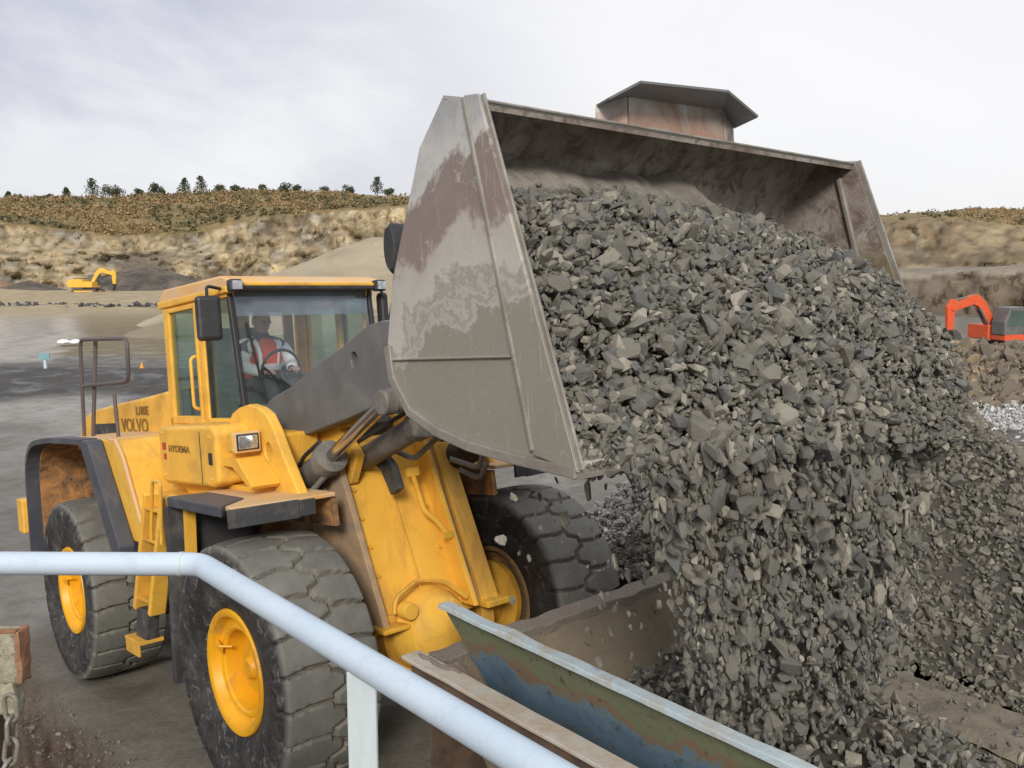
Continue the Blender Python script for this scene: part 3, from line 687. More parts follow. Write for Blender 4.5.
# axle
ax = MB().lathe([(.0001, -.88), (.30, -.88), (.31, -.82), (.19, -.78), (.18, -.62), (.24, -.45), (.33, -.28), (.36, -.05), (.36, .10), (.30, .30), (.22, .45), (.18, .62), (.19, .78), (.31, .82), (.30, .88), (.0001, .88)], c=(0, 0, .87), n=36)
axo = ax.build('front_axle', 'yellow_dirty', root, smooth=True)
MB().lathe([(.0001, .66), (.13, .65), (.25, .58), (.30, .46), (.31, .25), (.32, 0)], axis='x', c=(0, -.12, .92), n=28).build('differential', 'yellow', axo, smooth=True)
MB().lathe([(.30, .30), (.345, .30), (.345, .345), (.30, .345)], axis='x', c=(0, -.12, .92), n=28).build('differential_flange', 'yellow_dirty', axo, smooth=False)
MB().box((.42, .45, 1.0), (.24, .22, .05)).box((.36, .45, .86), (.08, .12, .26)).box((.46, -.48, 1.02), (.20, .22, .035)).box((.34, .0, .98), (.06, 1.1, .05)).build('axle_bracket', 'yellow_dirty', axo, bevel=.01)
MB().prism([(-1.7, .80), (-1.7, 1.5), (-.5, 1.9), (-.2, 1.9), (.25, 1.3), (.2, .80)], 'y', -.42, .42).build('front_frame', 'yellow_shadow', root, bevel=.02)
MB().box((-1.8, 0, 1.15), (.5, .5, 1.1)).build('articulation_joint', 'darksteel', root)

# ---- lift arms
BP = (2.20, 2.86)      # bucket pin
armp = [(-.98, 2.44), (-.92, 2.60), (-.78, 2.66), (-.45, 2.74), (-.13, 2.86), (.30, 2.99), (.66, 3.12), (.86, 3.14), (1.25, 3.10), (1.9, 2.98), (2.28, 2.96), (2.28, 2.76), (1.7, 2.72), (1.05, 2.66), (.82, 2.61), (.35, 2.50), (-.25, 2.38), (-.66, 2.30), (-.88, 2.32)]
for sg in (-1, 1):
    a = plate_with_hole(armp, (.47, 2.90), .055, *sorted((sg*.62, sg*.50))).build('lift_arm', 'grey', root, bevel=.012)
    MB().lathe([(.0001, sg*.65), (.07, sg*.65), (.08, sg*.63), (.08, sg*.50)], c=(.90, 0, 2.62), n=24).build('cylinder_pin', 'grey_dirty', a, smooth=True)
    MB().lathe([(.0001, sg*.65), (.085, sg*.65), (.09, sg*.63), (.09, sg*.5)], c=(-.82, 0, 2.48), n=24).build('pivot_pin', 'grey_dirty', a, smooth=True)
MB().lathe([(.0001, -.5), (.13, -.5), (.13, .5), (.0001, .5)], c=(1.15, 0, 2.85), n=24).build('torque_tube', 'grey_dirty', root, smooth=True)
def ram(p0, p1, r, split, names=('barrel', 'rod'), mat='grey_dirty', nm='lift_cylinder', gl=True):
    e = empty(nm, parent=root); a = Vector(p0); b = Vector(p1); m = a.lerp(b, split); d = (b-a).normalized()
    MB().tube([a, a+d*.03, m-d*.10, m-d*.099, m, m+d*.002], [r*.8, r, r, r*1.22, r*1.22, r*.6], 20).build('barrel', mat, e, smooth=True)
    MB().tube([m-d*.02, b], r*.48, 16).build('rod', 'chrome', e, smooth=True)
    MB().lathe([(.0001, -.05), (r*.75, -.05), (r*.85, -.04), (r*.85, .04), (r*.75, .05), (.0001, .05)], c=b, n=20).build('rod_eye', mat, e, smooth=True)
    MB().lathe([(.0001, -.085), (r*1.05, -.085), (r*1.1, .085), (.0001, .085)], c=a, n=20).build('base_eye', mat, e, smooth=True)
    MB().tube(fillet([a+Vector((0, -.04, r)), a+d*.2+Vector((0, -.05, r*1.5)), m-d*.08+Vector((0, -.05, r*1.4))], .05), .016, 6).build('oil_pipe', 'darksteel', e, smooth=True)
    return e
ram((-.42, -.62, 1.98), (.90, -.66, 2.61), .10, .40)
ram((-.30, .56, 1.95), (1.05, .60, 2.55), .12, .66, mat='darksteel')
ram((-.20, -.30, 2.10), (1.00, -.34, 2.50), .085, .86, mat='grey_dirty', nm='tilt_cylinder')
# brackets, hoses and clamps between the rams
cl = MB()
cl.box((.98, -.36, 2.46), (.24, .20, .20)).box((1.12, -.28, 2.50), (.16, .24, .16))
cl.build('ram_bracket', 'grey_dirty', root, bevel=.02)
MB().prism([(-.15, 2.40), (-.05, 2.62), (.32, 2.70), (.50, 2.62), (.1, 2.42)], 'y', -.46, -.36).build('crosshead', 'yellow_dirty', root, bevel=.01)
hs = MB()
for q in ([(-.35, -.70, 2.02), (-.10, -.72, 1.96), (.02, -.66, 2.08), (.12, -.58, 2.20)], [(-.12, -.68, 1.92), (-.02, -.71, 1.85), (.05, -.66, 1.98)], [(.25, .30, 2.10), (.45, .42, 2.02), (.55, .40, 2.18), (.75, .45, 2.28)], [(.30, .34, 2.02), (.42, .44, 1.93), (.52, .44, 2.06)], [(.1, -.2, 2.26), (.35, -.1, 2.15), (.65, -.12, 2.30), (.95, -.2, 2.42)]):
    hs.tube(fillet(q, .06), .022, 8)
hs.build('hydraulic_hoses', 'grey_dirty', root, smooth=True)
MB().prism([(-.05, 2.18), (.08, 2.24), (.25, 2.12), (.32, 1.95), (.22, 1.90), (.12, 2.06)], 'y', -.24, -.18).build('hose_plate', 'darksteel', root)
MB().prism([(-.62, 1.98), (-.55, 2.40), (-.10, 2.44), (.18, 2.22), (.05, 2.0)], 'y', -.47, -.40).build('inner_tower_plate', 'yellow_dirty', root, bevel=.01)
MB().prism([(-.75, 2.0), (-.6, 2.50), (-.15, 2.36), (-.2, 1.98)], 'y', .36, .47).build('inner_tower_plate', 'yellow_dirty', root, bevel=.01)
MB().prism([(-.9, 1.9), (-.9, 2.5), (-.55, 2.62), (-.35, 2.4), (-.35, 1.9)], 'y', -.44, .44).build('tower_core', 'darksteel', root)
# bell crank and bucket link behind the bucket
MB().prism([(.95, 2.5), (1.20, 3.15), (1.42, 3.45), (1.55, 3.40), (1.40, 2.9), (1.20, 2.45)], 'y', -.08, .08).build('bell_crank', 'grey', root, bevel=.02)
MB().bar((1.46, 0, 3.38), (2.45, 0, 3.42), .10, .12, up=(0,1,0)).build('bucket_link', 'grey', root, bevel=.02)
MB().lathe([(.0001, -.10), (.10, -.10), (.12, -.07), (.12, .07), (.10, .10), (.0001, .10)], c=(0, 0, 0), n=20).build('tilt_link_top', 'blackp', root, smooth=True, loc=(.51, -.2, 3.66))  # black oval top of the tilt linkage, not a lamp
bpy.data.objects['tilt_link_top'].scale = (.62, 1, 1.5)
MB().tube([(.51, -.2, 3.60), (.40, -.3, 3.0)], .02, 8).build('tilt_link_stalk', 'blackp', root)

# ---- bucket
bk = empty('bucket', parent=root)
prof = [(3.02, 3.88), (2.79, 3.955), (2.60, 3.78), (2.53, 3.64), (2.32, 3.24), (2.24, 2.94), (2.275, 2.78), (2.40, 2.63), (2.60, 2.545), (2.82, 2.49), (3.12, 2.445), (3.44, 2.405)]
HWB = 1.5
def offset(pts, t):
    o = []
    for i in range(len(pts)):
        a = Vector(pts[max(i-1, 0)]); b = Vector(pts[min(i+1, len(pts)-1)]); d = (b-a).normalized()
        o.append((pts[i][0]+d.y*t*-1, pts[i][1]+d.x*t))
    return o
sh = MB(); inn = offset(prof, .022)
sh.prism(prof+inn[::-1], 'y', -HWB+.012, HWB-.012)
shell = sh.build('shell', 'bucket_in', bk)
out = MB(); oo = offset(prof, -.018); o2 = offset(prof, -.0015)
out.prism(oo+o2[::-1], 'y', -HWB+.012, HWB-.012); out.build('outer_skin', 'bucket', bk)
sidep = prof+[(3.455, 2.43), (3.40, 2.62), (3.03, 3.86)]
sidep = [(3.03, 3.90), (2.79, 3.950), (2.605, 3.775), (2.535, 3.635), (2.325, 3.24), (2.245, 2.94), (2.28, 2.785), (2.405, 2.635), (2.60, 2.55), (2.82, 2.495), (3.12, 2.45), (3.455, 2.41)]
for sg in (-1, 1):
    s2 = MB().prism(sidep, 'y', *sorted((sg*HWB, sg*(HWB-.012)))).build('side_plate', 'bucket', bk)
    MB().prism(sidep, 'y', *sorted((sg*(HWB-.0135), sg*(HWB-.022)))).build('side_lining', 'bucket_in', s2)
    # reinforced cutter band along the mouth, folded edge bead, rib and heel strip
    band = [(3.045, 3.91), (2.955, 3.925), (3.235, 2.455), (3.475, 2.395)]
    MB().prism(band, 'y', *sorted((sg*(HWB+.018), sg*(HWB+.001)))).build('cutter_band', 'bucket', s2, bevel=.004)
    MB().bar((2.955, sg*(HWB+.012), 3.915), (3.232, sg*(HWB+.012), 2.47), .022, .03, up=(0,1,0)).build('weld_seam', 'bucket_edge', s2, bevel=.006)
    MB().bar((3.046, sg*(HWB-.004), 3.905), (3.472, sg*(HWB-.004), 2.40), .040, .014, up=(0,1,0)).build('mouth_edge', 'bucket_edge', s2, bevel=.004)
    MB().bar((2.27, sg*(HWB+.006), 2.87), (3.13, sg*(HWB+.006), 2.845), .012, .02, up=(0,1,0)).build('side_rib', 'bucket', s2, bevel=.005)
    heel = [(2.235, 2.93), (2.255, 2.77), (2.385, 2.605), (2.59, 2.515), (2.815, 2.455), (3.12, 2.41), (3.46, 2.37)]
    hi = [(x, z) for x, z in offset(heel, .045)]
    MB().prism(heel+hi[::-1], 'y', *sorted((sg*(HWB+.022), sg*(HWB-.02)))).build('heel_strip', 'bucket_edge', s2, bevel=.006)
    # inner stiffener seen on the far plate
    MB().bar((2.93, sg*(HWB-.035), 3.82), (3.17, sg*(HWB-.035), 2.50), .035, .03, up=(0,1,0)).build('inner_stiffener', 'bucket_edge', s2, bevel=.01)
MB().box((3.008, 0, 3.897), (.05, 2*HWB-.03, .012), Matrix.Rotation(R(14), 3, 'Y')).build('top_lip', 'bucket_edge', bk, bevel=.004)
MB().prism([(3.30, 2.395), (3.46, 2.368), (3.465, 2.384), (3.31, 2.425)], 'y', -HWB, HWB).build('cutting_edge', 'bucket_edge', bk)
for yy in (-.56, .56):
    MB().prism([(2.50, 3.50), (2.10, 3.0), (2.02, 2.82), (2.12, 2.70), (2.30, 2.68), (2.36, 2.9)], 'y', yy-.16, yy-.11).prism([(2.50, 3.50), (2.10, 3.0), (2.02, 2.82), (2.12, 2.70), (2.30, 2.68), (2.36, 2.9)], 'y', yy+.11, yy+.16).build('hinge_lug', 'bucket', bk, bevel=.01)
# centre spill guard: wall, angled wings, hood
gd = empty('spill_guard', parent=bk); gd.location = (0, .06, 0)
A = [(2.50, -.50, 3.74), (2.70, -.40, 3.95), (2.72, .50, 3.93), (2.50, .80, 3.74)]
wall_ = [((2.74, -.33, 3.90), (2.74, .49, 3.90), (2.74, .49, 4.185), (2.74, -.32, 4.155)), ((2.62, .76, 3.74), (2.74, .49, 3.90), (2.74, .49, 4.185), (2.60, .80, 4.155)), ((2.60, -.44, 3.80), (2.74, -.33, 3.90), (2.74, -.32, 4.155), (2.61, -.42, 4.12))]
for i, q in enumerate(wall_):
    quad([Vector(v) for v in q], 'back_wall' if i == 0 else 'wing', 'guard', gd, .012)
MB().tube([(2.75, .49, 3.90), (2.75, .49, 4.18)], .012, 6).build('corner_seam', 'bucket_edge', gd)
quad([(2.735, -.34, 4.150), (2.735, .50, 4.186), (2.95, .27, 4.205), (2.95, -.455, 4.150)], 'hood', 'guard_lid', gd, .012)
quad([(2.59, .83, 4.155), (2.94, .555, 4.105), (2.95, .27, 4.205), (2.735, .50, 4.186)], 'hood_wing', 'guard_lid', gd, .012)
quad([(2.735, -.34, 4.150), (2.95, -.455, 4.150), (2.80, -.52, 4.10), (2.61, -.42, 4.12)], 'hood_wing', 'guard_lid', gd, .012)
# ================================================================ DRIVER (sits in the cab, looking ahead and down to the left)
def skin_mesh(name, chains, mat, parent, levels=1):
    """chains: list of [(co, radius)...]; chain points that coincide are welded, the first one is the root"""
    vs = []; rs = []; es = []; idx = {}
    for ch in chains:
        prev = None
        for p, r in ch:
            k = tuple(round(q, 4) for q in p)
            if k not in idx: idx[k] = len(vs); vs.append(p); rs.append(r)
            i = idx[k]
            if prev is not None and prev != i: es.append((prev, i))
            prev = i
    me = bpy.data.meshes.new(name); me.from_pydata(vs, es, []); me.update()
    o = bpy.data.objects.new(name, me); C.objects.link(o)
    o.modifiers.new('skin', 'SKIN')
    sv = me.skin_vertices[0].data if me.skin_vertices else None
    if sv is None:
        bpy.context.view_layer.objects.active = o; bpy.ops.mesh.customdata_skin_add(); sv = me.skin_vertices[0].data
    for i, r in enumerate(rs):
        sv[i].radius = r if isinstance(r, tuple) else (r, r); sv[i].use_root = (i == 0)
    o.modifiers.new('sub', 'SUBSURF').levels = levels; o.modifiers['sub'].render_levels = levels
    dg = bpy.context.evaluated_depsgraph_get(); dg.update()
    m2 = bpy.data.meshes.new_from_object(o.evaluated_get(dg)); m2.materials.clear(); m2.materials.append(MT[mat]); m2.shade_smooth()
    bpy.data.objects.remove(o)
    o = bpy.data.objects.new(name, m2); C.objects.link(o); o.parent = parent
    return o
per = empty('person', mtx=LM @ Matrix.Translation((-1.96, -.13, 2.72)) @ Matrix.Scale(.92, 4))
tag(per, 'driver in an orange and white hi-vis jacket sitting at the wheel in the loader cab', 'person')
# local axes: X ahead, Y left, Z up, origin at the seat
P0 = (0, 0, .06)
skin_mesh('body', [
    [(P0), ] and [(P0, (.15, .12)), ((.02, 0, .20), (.15, .11)), ((.05, 0, .36), (.175, .11)), ((.05, 0, .455), (.13, .085)), ((.06, 0, .50), .055), ((.075, 0, .56), .052)],
    [((.05, 0, .455), (.13, .085)), ((.05, .19, .44), .065), ((.16, .25, .22), .052), ((.36, .14, .16), .040), ((.42, .10, .17), .03)],
    [((.05, 0, .455), (.13, .085)), ((.05, -.19, .44), .065), ((.16, -.25, .22), .052), ((.36, -.12, .14), .040), ((.42, -.09, .15), .03)],
    [(P0, (.15, .12)), ((.12, .10, .03), .09), ((.45, .13, .02), .075), ((.52, .13, -.33), .05), ((.54, .13, -.40), .045), ((.66, .13, -.42), .04)],
    [(P0, (.15, .12)), ((.12, -.10, .03), .09), ((.45, -.13, .02), .075), ((.52, -.13, -.33), .05), ((.54, -.13, -.40), .045), ((.66, -.13, -.42), .04)],
], 'trousers', per, 2)
skin_mesh('jacket', [
    [((0, 0, .10), (.155, .135)), ((.02, 0, .22), (.165, .125)), ((.05, 0, .36), (.195, .125)), ((.05, 0, .455), (.15, .10)), ((.055, 0, .495), .07)],
    [((.05, 0, .455), (.15, .10)), ((.05, .20, .435), .085), ((.16, .265, .22), .070), ((.34, .15, .165), .054)],
    [((.05, 0, .455), (.15, .10)), ((.05, -.20, .435), .085), ((.16, -.265, .22), .070), ((.34, -.13, .145), .054)],
], 'tape', per, 2)
vest = MB()
for z, rx, ry in ((.08, .165, .19), (.16, .165, .185), (.28, .165, .19), (.38, .165, .195), (.45, .13, .155)): pass
def ring_shell(name, mat, rings, half=None, n=28):
    mb = MB(); vs = []; fs = []
    for z, cx, rx, ry in rings:
        for k in range(n):
            a = 2*math.pi*k/n; vs.append((cx+rx*math.copysign(abs(math.cos(a))**.8, math.cos(a)), ry*math.copysign(abs(math.sin(a))**.8, math.sin(a)), z))
    for i in range(len(rings)-1):
        for k in range(n): fs.append((i*n+k, i*n+(k+1) % n, (i+1)*n+(k+1) % n, (i+1)*n+k))
    mb.add(vs, fs); return mb.build(name, mat, per, smooth=True)
ring_shell('vest', 'hivis', [(.06, .01, .150, .172), (.18, .02, .150, .178), (.30, .045, .150, .188), (.39, .05, .145, .165), (.45, .055, .12, .115), (.49, .055, .085, .075)])
ring_shell('reflective_band', 'tape', [(.17, .02, .156, .185), (.235, .03, .156, .190)])
ring_shell('reflective_band', 'tape', [(.06, .01, .157, .180), (.11, .015, .157, .182)])
for sy in (-1, 1):
    MB().tube([(.19, sy*.09, .22), (.20, sy*.10, .34), (.165, sy*.11, .44), (.06, sy*.11, .505)], .020, 8, flat=.5).build('shoulder_tape', 'tape', per, smooth=True)
MB().tube([(.12, -.07, .47), (.165, 0, .43), (.12, .07, .47)], .018, 8).build('collar', 'trousers', per, smooth=True)
# head with features
hd_ = empty('head', parent=per, loc=(.085, 0, .655)); hd_.rotation_euler = (0, R(14), R(10))
bm = bmesh.new(); bmesh.ops.create_uvsphere(bm, u_segments=32, v_segments=24, radius=1)
for v in bm.verts:
    x, y_, z = v.co
    jaw = 1-.22*max(0, -z)**1.2
    v.co = Vector((x*.098*(1-.06*max(0, -z)), y_*.078*jaw, z*.122))
    if x > .55 and abs(z) < .6: v.co.x += -.006*(1-abs(z))       # flatter face
    if z < -.55 and x > .1: v.co.x += .012                        # chin
    # eye sockets
    for sy in (-1, 1):
        d = math.hypot(v.co.y-sy*.032, v.co.z-.010)
        if v.co.x > .05 and d < .022: v.co.x -= .010*(1-d/.022)
me = bpy.data.meshes.new('face'); bm.to_mesh(me); bm.free(); me.materials.append(MT['skin']); me.shade_smooth()
fo = bpy.data.objects.new('face', me); C.objects.link(fo); fo.parent = hd_
MB().prism([(.088, .018), (.112, -.022), (.092, -.030)], 'y', -.012, .012).build('nose', 'skin', fo, bevel=.004, smooth=True)
MB().tube([(.086, -.024, -.054), (.093, 0, -.052), (.086, .024, -.054)], .004, 6).build('mouth', 'decal_red', fo, smooth=True)
for sy in (-1, 1):
    MB().lathe([(.0001, -.014), (.010, -.010), (.014, 0), (.010, .010), (.0001, .014)], axis='x', c=(.078, sy*.032, .010), n=12).build('eye', 'cab_dark', fo, smooth=True)
    MB().tube([(.0, sy*.078, .02), (-.012, sy*.088, .01), (-.008, sy*.086, -.02), (.004, sy*.078, -.028)], .008, 6).build('ear', 'skin', fo, smooth=True)
    MB().tube([(.090, sy*.014, .012), (.094, sy*.034, .022), (.088, sy*.052, .012), (.09, sy*.034, -.006), (.090, sy*.014, .012)], .0022, 6).tube([(.086, sy*.052, .012), (.0, sy*.082, .015)], .002, 6).build('glasses', 'cab_dark', fo)
bm = bmesh.new(); bmesh.ops.create_uvsphere(bm, u_segments=28, v_segments=18, radius=1)
for v in bm.verts: v.co = Vector((v.co.x*.104-.008, v.co.y*.084, v.co.z*.128+.004))
dele = [v for v in bm.verts if (v.co.x > .03 and v.co.z < .075) or v.co.z < -.05 or (v.co.x > .0 and v.co.z < .02)]
bmesh.ops.delete(bm, geom=dele, context='VERTS')
me = bpy.data.meshes.new('hair'); bm.to_mesh(me); bm.free(); me.materials.append(MT['hair']); me.shade_smooth()
ho = bpy.data.objects.new('hair', me); C.objects.link(ho); ho.parent = hd_
# hands closed on the wheel: palm plus five fingers
def hand(c, sy):
    c = Vector(c); chains = [[((c.x, c.y, c.z), (.040, .018)), ((c.x+.05, c.y, c.z+.01), (.042, .016)), ((c.x+.075, c.y, c.z+.01), (.036, .013))]]
    for k, L in enumerate((.036, .044, .041, .032)):
        yy = c.y+(-.028+.019*k)
        chains.append([((c.x+.05, c.y, c.z+.01), (.042, .016)), ((c.x+.080, yy, c.z+.014), .010), ((c.x+.080+L*.7, yy, c.z+.004), .009), ((c.x+.075+L*.8, yy, c.z-.024), .008)])
    chains.append([((c.x, c.y, c.z), (.040, .018)), ((c.x+.03, c.y-sy*.040, c.z+.004), .012), ((c.x+.065, c.y-sy*.050, c.z-.008), .010)])
    return skin_mesh('hand', chains, 'skin', per, 1)
hand((.36, .14, .165), 1); hand((.36, -.12, .145), -1)

# ================================================================ ROCKS
def rock_shapes(n, seed, flat=.62):
    r = random.Random(seed); out = []
    for _ in range(n):
        bm = bmesh.new()
        sx, sy, sz = 1, r.uniform(.45, .85), r.uniform(.28, flat)
        for _k in range(r.randint(12, 22)):
            v = Vector((r.uniform(-1, 1), r.uniform(-1, 1), r.uniform(-1, 1))); v *= .95/max(.5, (abs(v.x)**3+abs(v.y)**3+abs(v.z)**3)**(1/3))
            bm.verts.new((v.x*sx, v.y*sy, v.z*sz))
        bmesh.ops.convex_hull(bm, input=bm.verts)
        loose = [v for v in bm.verts if not v.link_faces]
        bmesh.ops.delete(bm, geom=loose, context='VERTS')
        bm.verts.index_update()
        V = np.array([tuple(v.co) for v in bm.verts]); V -= V.mean(0)
        F = [tuple(v.index for v in f.verts) for f in bm.faces]; bm.free()
        out.append((V, np.array(F)))
    return out
SH = rock_shapes(40, 3)
def rand_rot(r):
    q = [r.gauss(0, 1) for _ in range(4)]
    n = math.sqrt(sum(x*x for x in q)); w, x, y, z = [k/n for k in q]
    return np.array([[1-2*(y*y+z*z), 2*(x*y-z*w), 2*(x*z+y*w)], [2*(x*y+z*w), 1-2*(x*x+z*z), 2*(y*z-x*w)], [2*(x*z-y*w), 2*(y*z+x*w), 1-2*(x*x+y*y)]])
def rock_cloud(name, items, mat, parent=None, seed=1, upright=0):
    """items: (point, size) -> one mesh"""
    r = random.Random(seed); V = []; F = []; o = 0
    for p, s in items:
        v, f = SH[r.randrange(len(SH))]
        q = v @ rand_rot(r).T*s
        if upright: q = q*np.array([.86, .86, 1+upright*r.random()])
        V.append(q+np.array(p)); F.append(f+o); o += len(v)
    V = np.concatenate(V); F = np.concatenate(F)
    me = bpy.data.meshes.new(name); me.vertices.add(len(V)); me.vertices.foreach_set('co', V.astype(np.float32).ravel())
    me.loops.add(F.size); me.loops.foreach_set('vertex_index', F.astype(np.int32).ravel())
    me.polygons.add(len(F)); me.polygons.foreach_set('loop_start', np.arange(0, F.size, 3, dtype=np.int32))
    me.update(calc_edges=True)
    me.materials.append(MT[mat]); me.shade_flat()
    ob = bpy.data.objects.new(name, me); C.objects.link(ob)
    return ob

def sm1(a, b, x): t = max(0, min(1, (x-a)/(b-a))); return t*t*(3-2*t)
# profile of the load (loader X, Z) at near side, middle and far side
def load_prof(yv):
    t = (yv+1.45)/2.9
    def L3(a, b, c): return a*(1-t)**2+2*b*t*(1-t)+c*t*t if True else 0
    def q(a, b, c):
        # quadratic through a at near, b at middle, c at far
        return a*(1-t)*(1-2*t)+4*b*t*(1-t)+c*t*(2*t-1)
    return [(q(2.72, 2.70, 2.80), q(3.58, 3.62, 3.34)), (q(2.98, 2.95, 3.00), q(3.50, 3.54, 3.31)), (q(3.13, 3.20, 3.20), q(3.38, 3.40, 3.17)),
            (q(3.21, 3.36, 3.38), q(3.12, 3.18, 2.98)), (q(3.29, 3.54, 3.57), q(2.82, 2.90, 2.76)), (q(3.37, 3.65, 3.68), q(2.50, 2.58, 2.42)), (q(3.43, 3.68, 3.72), q(2.38, 2.32, 2.20))]
def at(pts, s):
    s = max(0, min(.9999, s))*(len(pts)-1); i = int(s); f = s-i
    return (pts[i][0]*(1-f)+pts[i+1][0]*f, pts[i][1]*(1-f)+pts[i+1][1]*f)
# backing surface
vs = []; fs = []; NU, NV = 60, 40
for i in range(NU+1):
    yv = -1.47+2.94*i/NU; pr = load_prof(yv)
    for j in range(NV+1):
        x, z = at(pr, j/NV); k = noise.noise(Vector((x*5, yv*5, z*5)))*.05
        vs.append((min(x-.07+k, 3.47), yv, max(z-.07+k, 2.47)))
for i in range(NU):
    for j in range(NV): fs.append((i*(NV+1)+j, (i+1)*(NV+1)+j, (i+1)*(NV+1)+j+1, i*(NV+1)+j+1))
mbk = MB(); mbk.add(vs, fs)
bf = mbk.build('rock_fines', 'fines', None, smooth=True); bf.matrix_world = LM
tag(bf, 'fine crushed stone, crevice shade painted in, between the rocks heaped in the loader bucket', kind='stuff')
r = random.Random(11); items = []
for _ in range(15000):
    yv = r.uniform(-1.46, 1.46); s = r.random()**.95
    x, z = at(load_prof(yv), s)
    sz = min(.07, .0135*math.exp(abs(r.gauss(0, .68))))*(1-.22*sm1(-.4, 1.4, yv))
    if s < .10: sz *= .7
    if abs(yv) > 1.40: sz = min(sz, .028)
    nrm = .02*r.gauss(0, 1)-.015
    items.append(((x+nrm, yv, z+nrm*.7), sz))
for _ in range(90):
    yv = r.uniform(-1.38, 1.3); s = r.uniform(.12, .95); x, z = at(load_prof(yv), s); items.append(((x-.01, yv, z-.01), r.uniform(.045, .075)))
o = rock_cloud('heaped_rock_load', items, 'rock', seed=5); o.matrix_world = LM
tag(o, 'broken grey rock heaped in the tipping loader bucket', kind='stuff')
# dusty fines packed against the back of the bucket above the load
vs = []; fs = []; NU, NV = 90, 16
for i in range(NU+1):
    yv = -1.47+2.3*i/NU; hgt = .20*sm1(.86, .2, yv)+.07*noise.noise(Vector((yv*3, 1, 0)))*sm1(.86, .5, yv)
    for j in range(NV+1):
        f = j/NV; z = 3.55+hgt*f*(1.1); xb = 2.545+(z-3.64)*.62
        x = 2.86*(1-f)+(xb+.02)*f+.06*math.sin(math.pi*f)+.03*noise.noise(Vector((yv*7, z*7, 0)))+.012*noise.noise(Vector((yv*22, z*22, 0)))
        vs.append((x, yv, z))
for i in range(NU):
    for j in range(NV): fs.append((i*(NV+1)+j, (i+1)*(NV+1)+j, (i+1)*(NV+1)+j+1, i*(NV+1)+j+1))
o = MB().add(vs, fs).build('packed_stone_dust', 'bucket_fines', None, smooth=True); o.matrix_world = LM
tag(o, 'grey stone dust packed against the inside of the bucket above the load', kind='stuff')

# falling stream: from the lip down into the hopper, in front of the far wheel
GR = Vector((FW.z, LF.z, UP.z))             # world up in loader axes
def stream_point(r, t=None, edge=None):
    """t 0 at the lip, 1 at the hopper"""
    t = r.random()**.85 if t is None else t
    z0 = 2.42; z = z0-1.72*t
    lo = -1.36+.98*min(1, t*1.30)**.75; hi = 1.58+.30*t
    u = r.random(); yv = lo+(hi-lo)*u
    # thickness of the falling sheet
    x0 = 3.50+.20*math.sin(math.pi*min(1, u*1.15))-.42*t; th = (.07+.30*t)*(.35+.65*min(1, u*2.5))
    x = x0-abs(r.gauss(0, th))
    return (x, yv+r.gauss(0, .03), z), t, u
items = []; r = random.Random(21)
while len(items) < 11500:
    p, t, u = stream_point(r)
    dens = 1-.70*t if u > .35 else 1-.95*t
    if u > .80: dens *= 1-(u-.8)*3.2
    if r.random() > dens: continue
    items.append((p, min(.062, .012*math.exp(abs(r.gauss(0, .66))))))
for _ in range(80):                        # crumbs off the lip in front of the far tyre
    t = r.random(); items.append(((2.95+r.gauss(0, .22)-.2*t, -1.05+.75*t+r.gauss(0, .28), 2.28-.95*t+r.gauss(0, .08)), .010*math.exp(abs(r.gauss(0, .6)))))
o = rock_cloud('pouring_rock_stream', items, 'rock', seed=8, upright=.8); o.matrix_world = LM
tag(o, 'mass of smaller grey stones pouring from the bucket into the hopper', kind='stuff')
# the largest falling stones, each its own object
rm = []
for i, (v, f) in enumerate(rock_shapes(14, 77, .7)):
    me = bpy.data.meshes.new('rock'); me.from_pydata([tuple(q) for q in v], [], [tuple(q) for q in f.tolist()]); me.update(); me.materials.append(MT['rock_one']); rm.append(me)
r = random.Random(33); n = 0
while n < 290:
    p, t, u = stream_point(r)
    if r.random() > (1-.4*t): continue
    if u > .85 and t > .3: continue
    p = (p[0]+.10, p[1], p[2])
    ob = bpy.data.objects.new('rock', rm[r.randrange(len(rm))]); C.objects.link(ob)
    s = r.uniform(.032, .048) if r.random() > .10 else r.uniform(.050, .068)
    q = Matrix([list(x) for x in rand_rot(r)])
    ob.matrix_world = LM @ Matrix.Translation(p) @ q.to_4x4() @ Matrix.Scale(s, 4)
    tag(ob, 'one of the largest grey stones falling in the stream below the bucket lip', 'rock', 'largest stones falling from the bucket'); n += 1

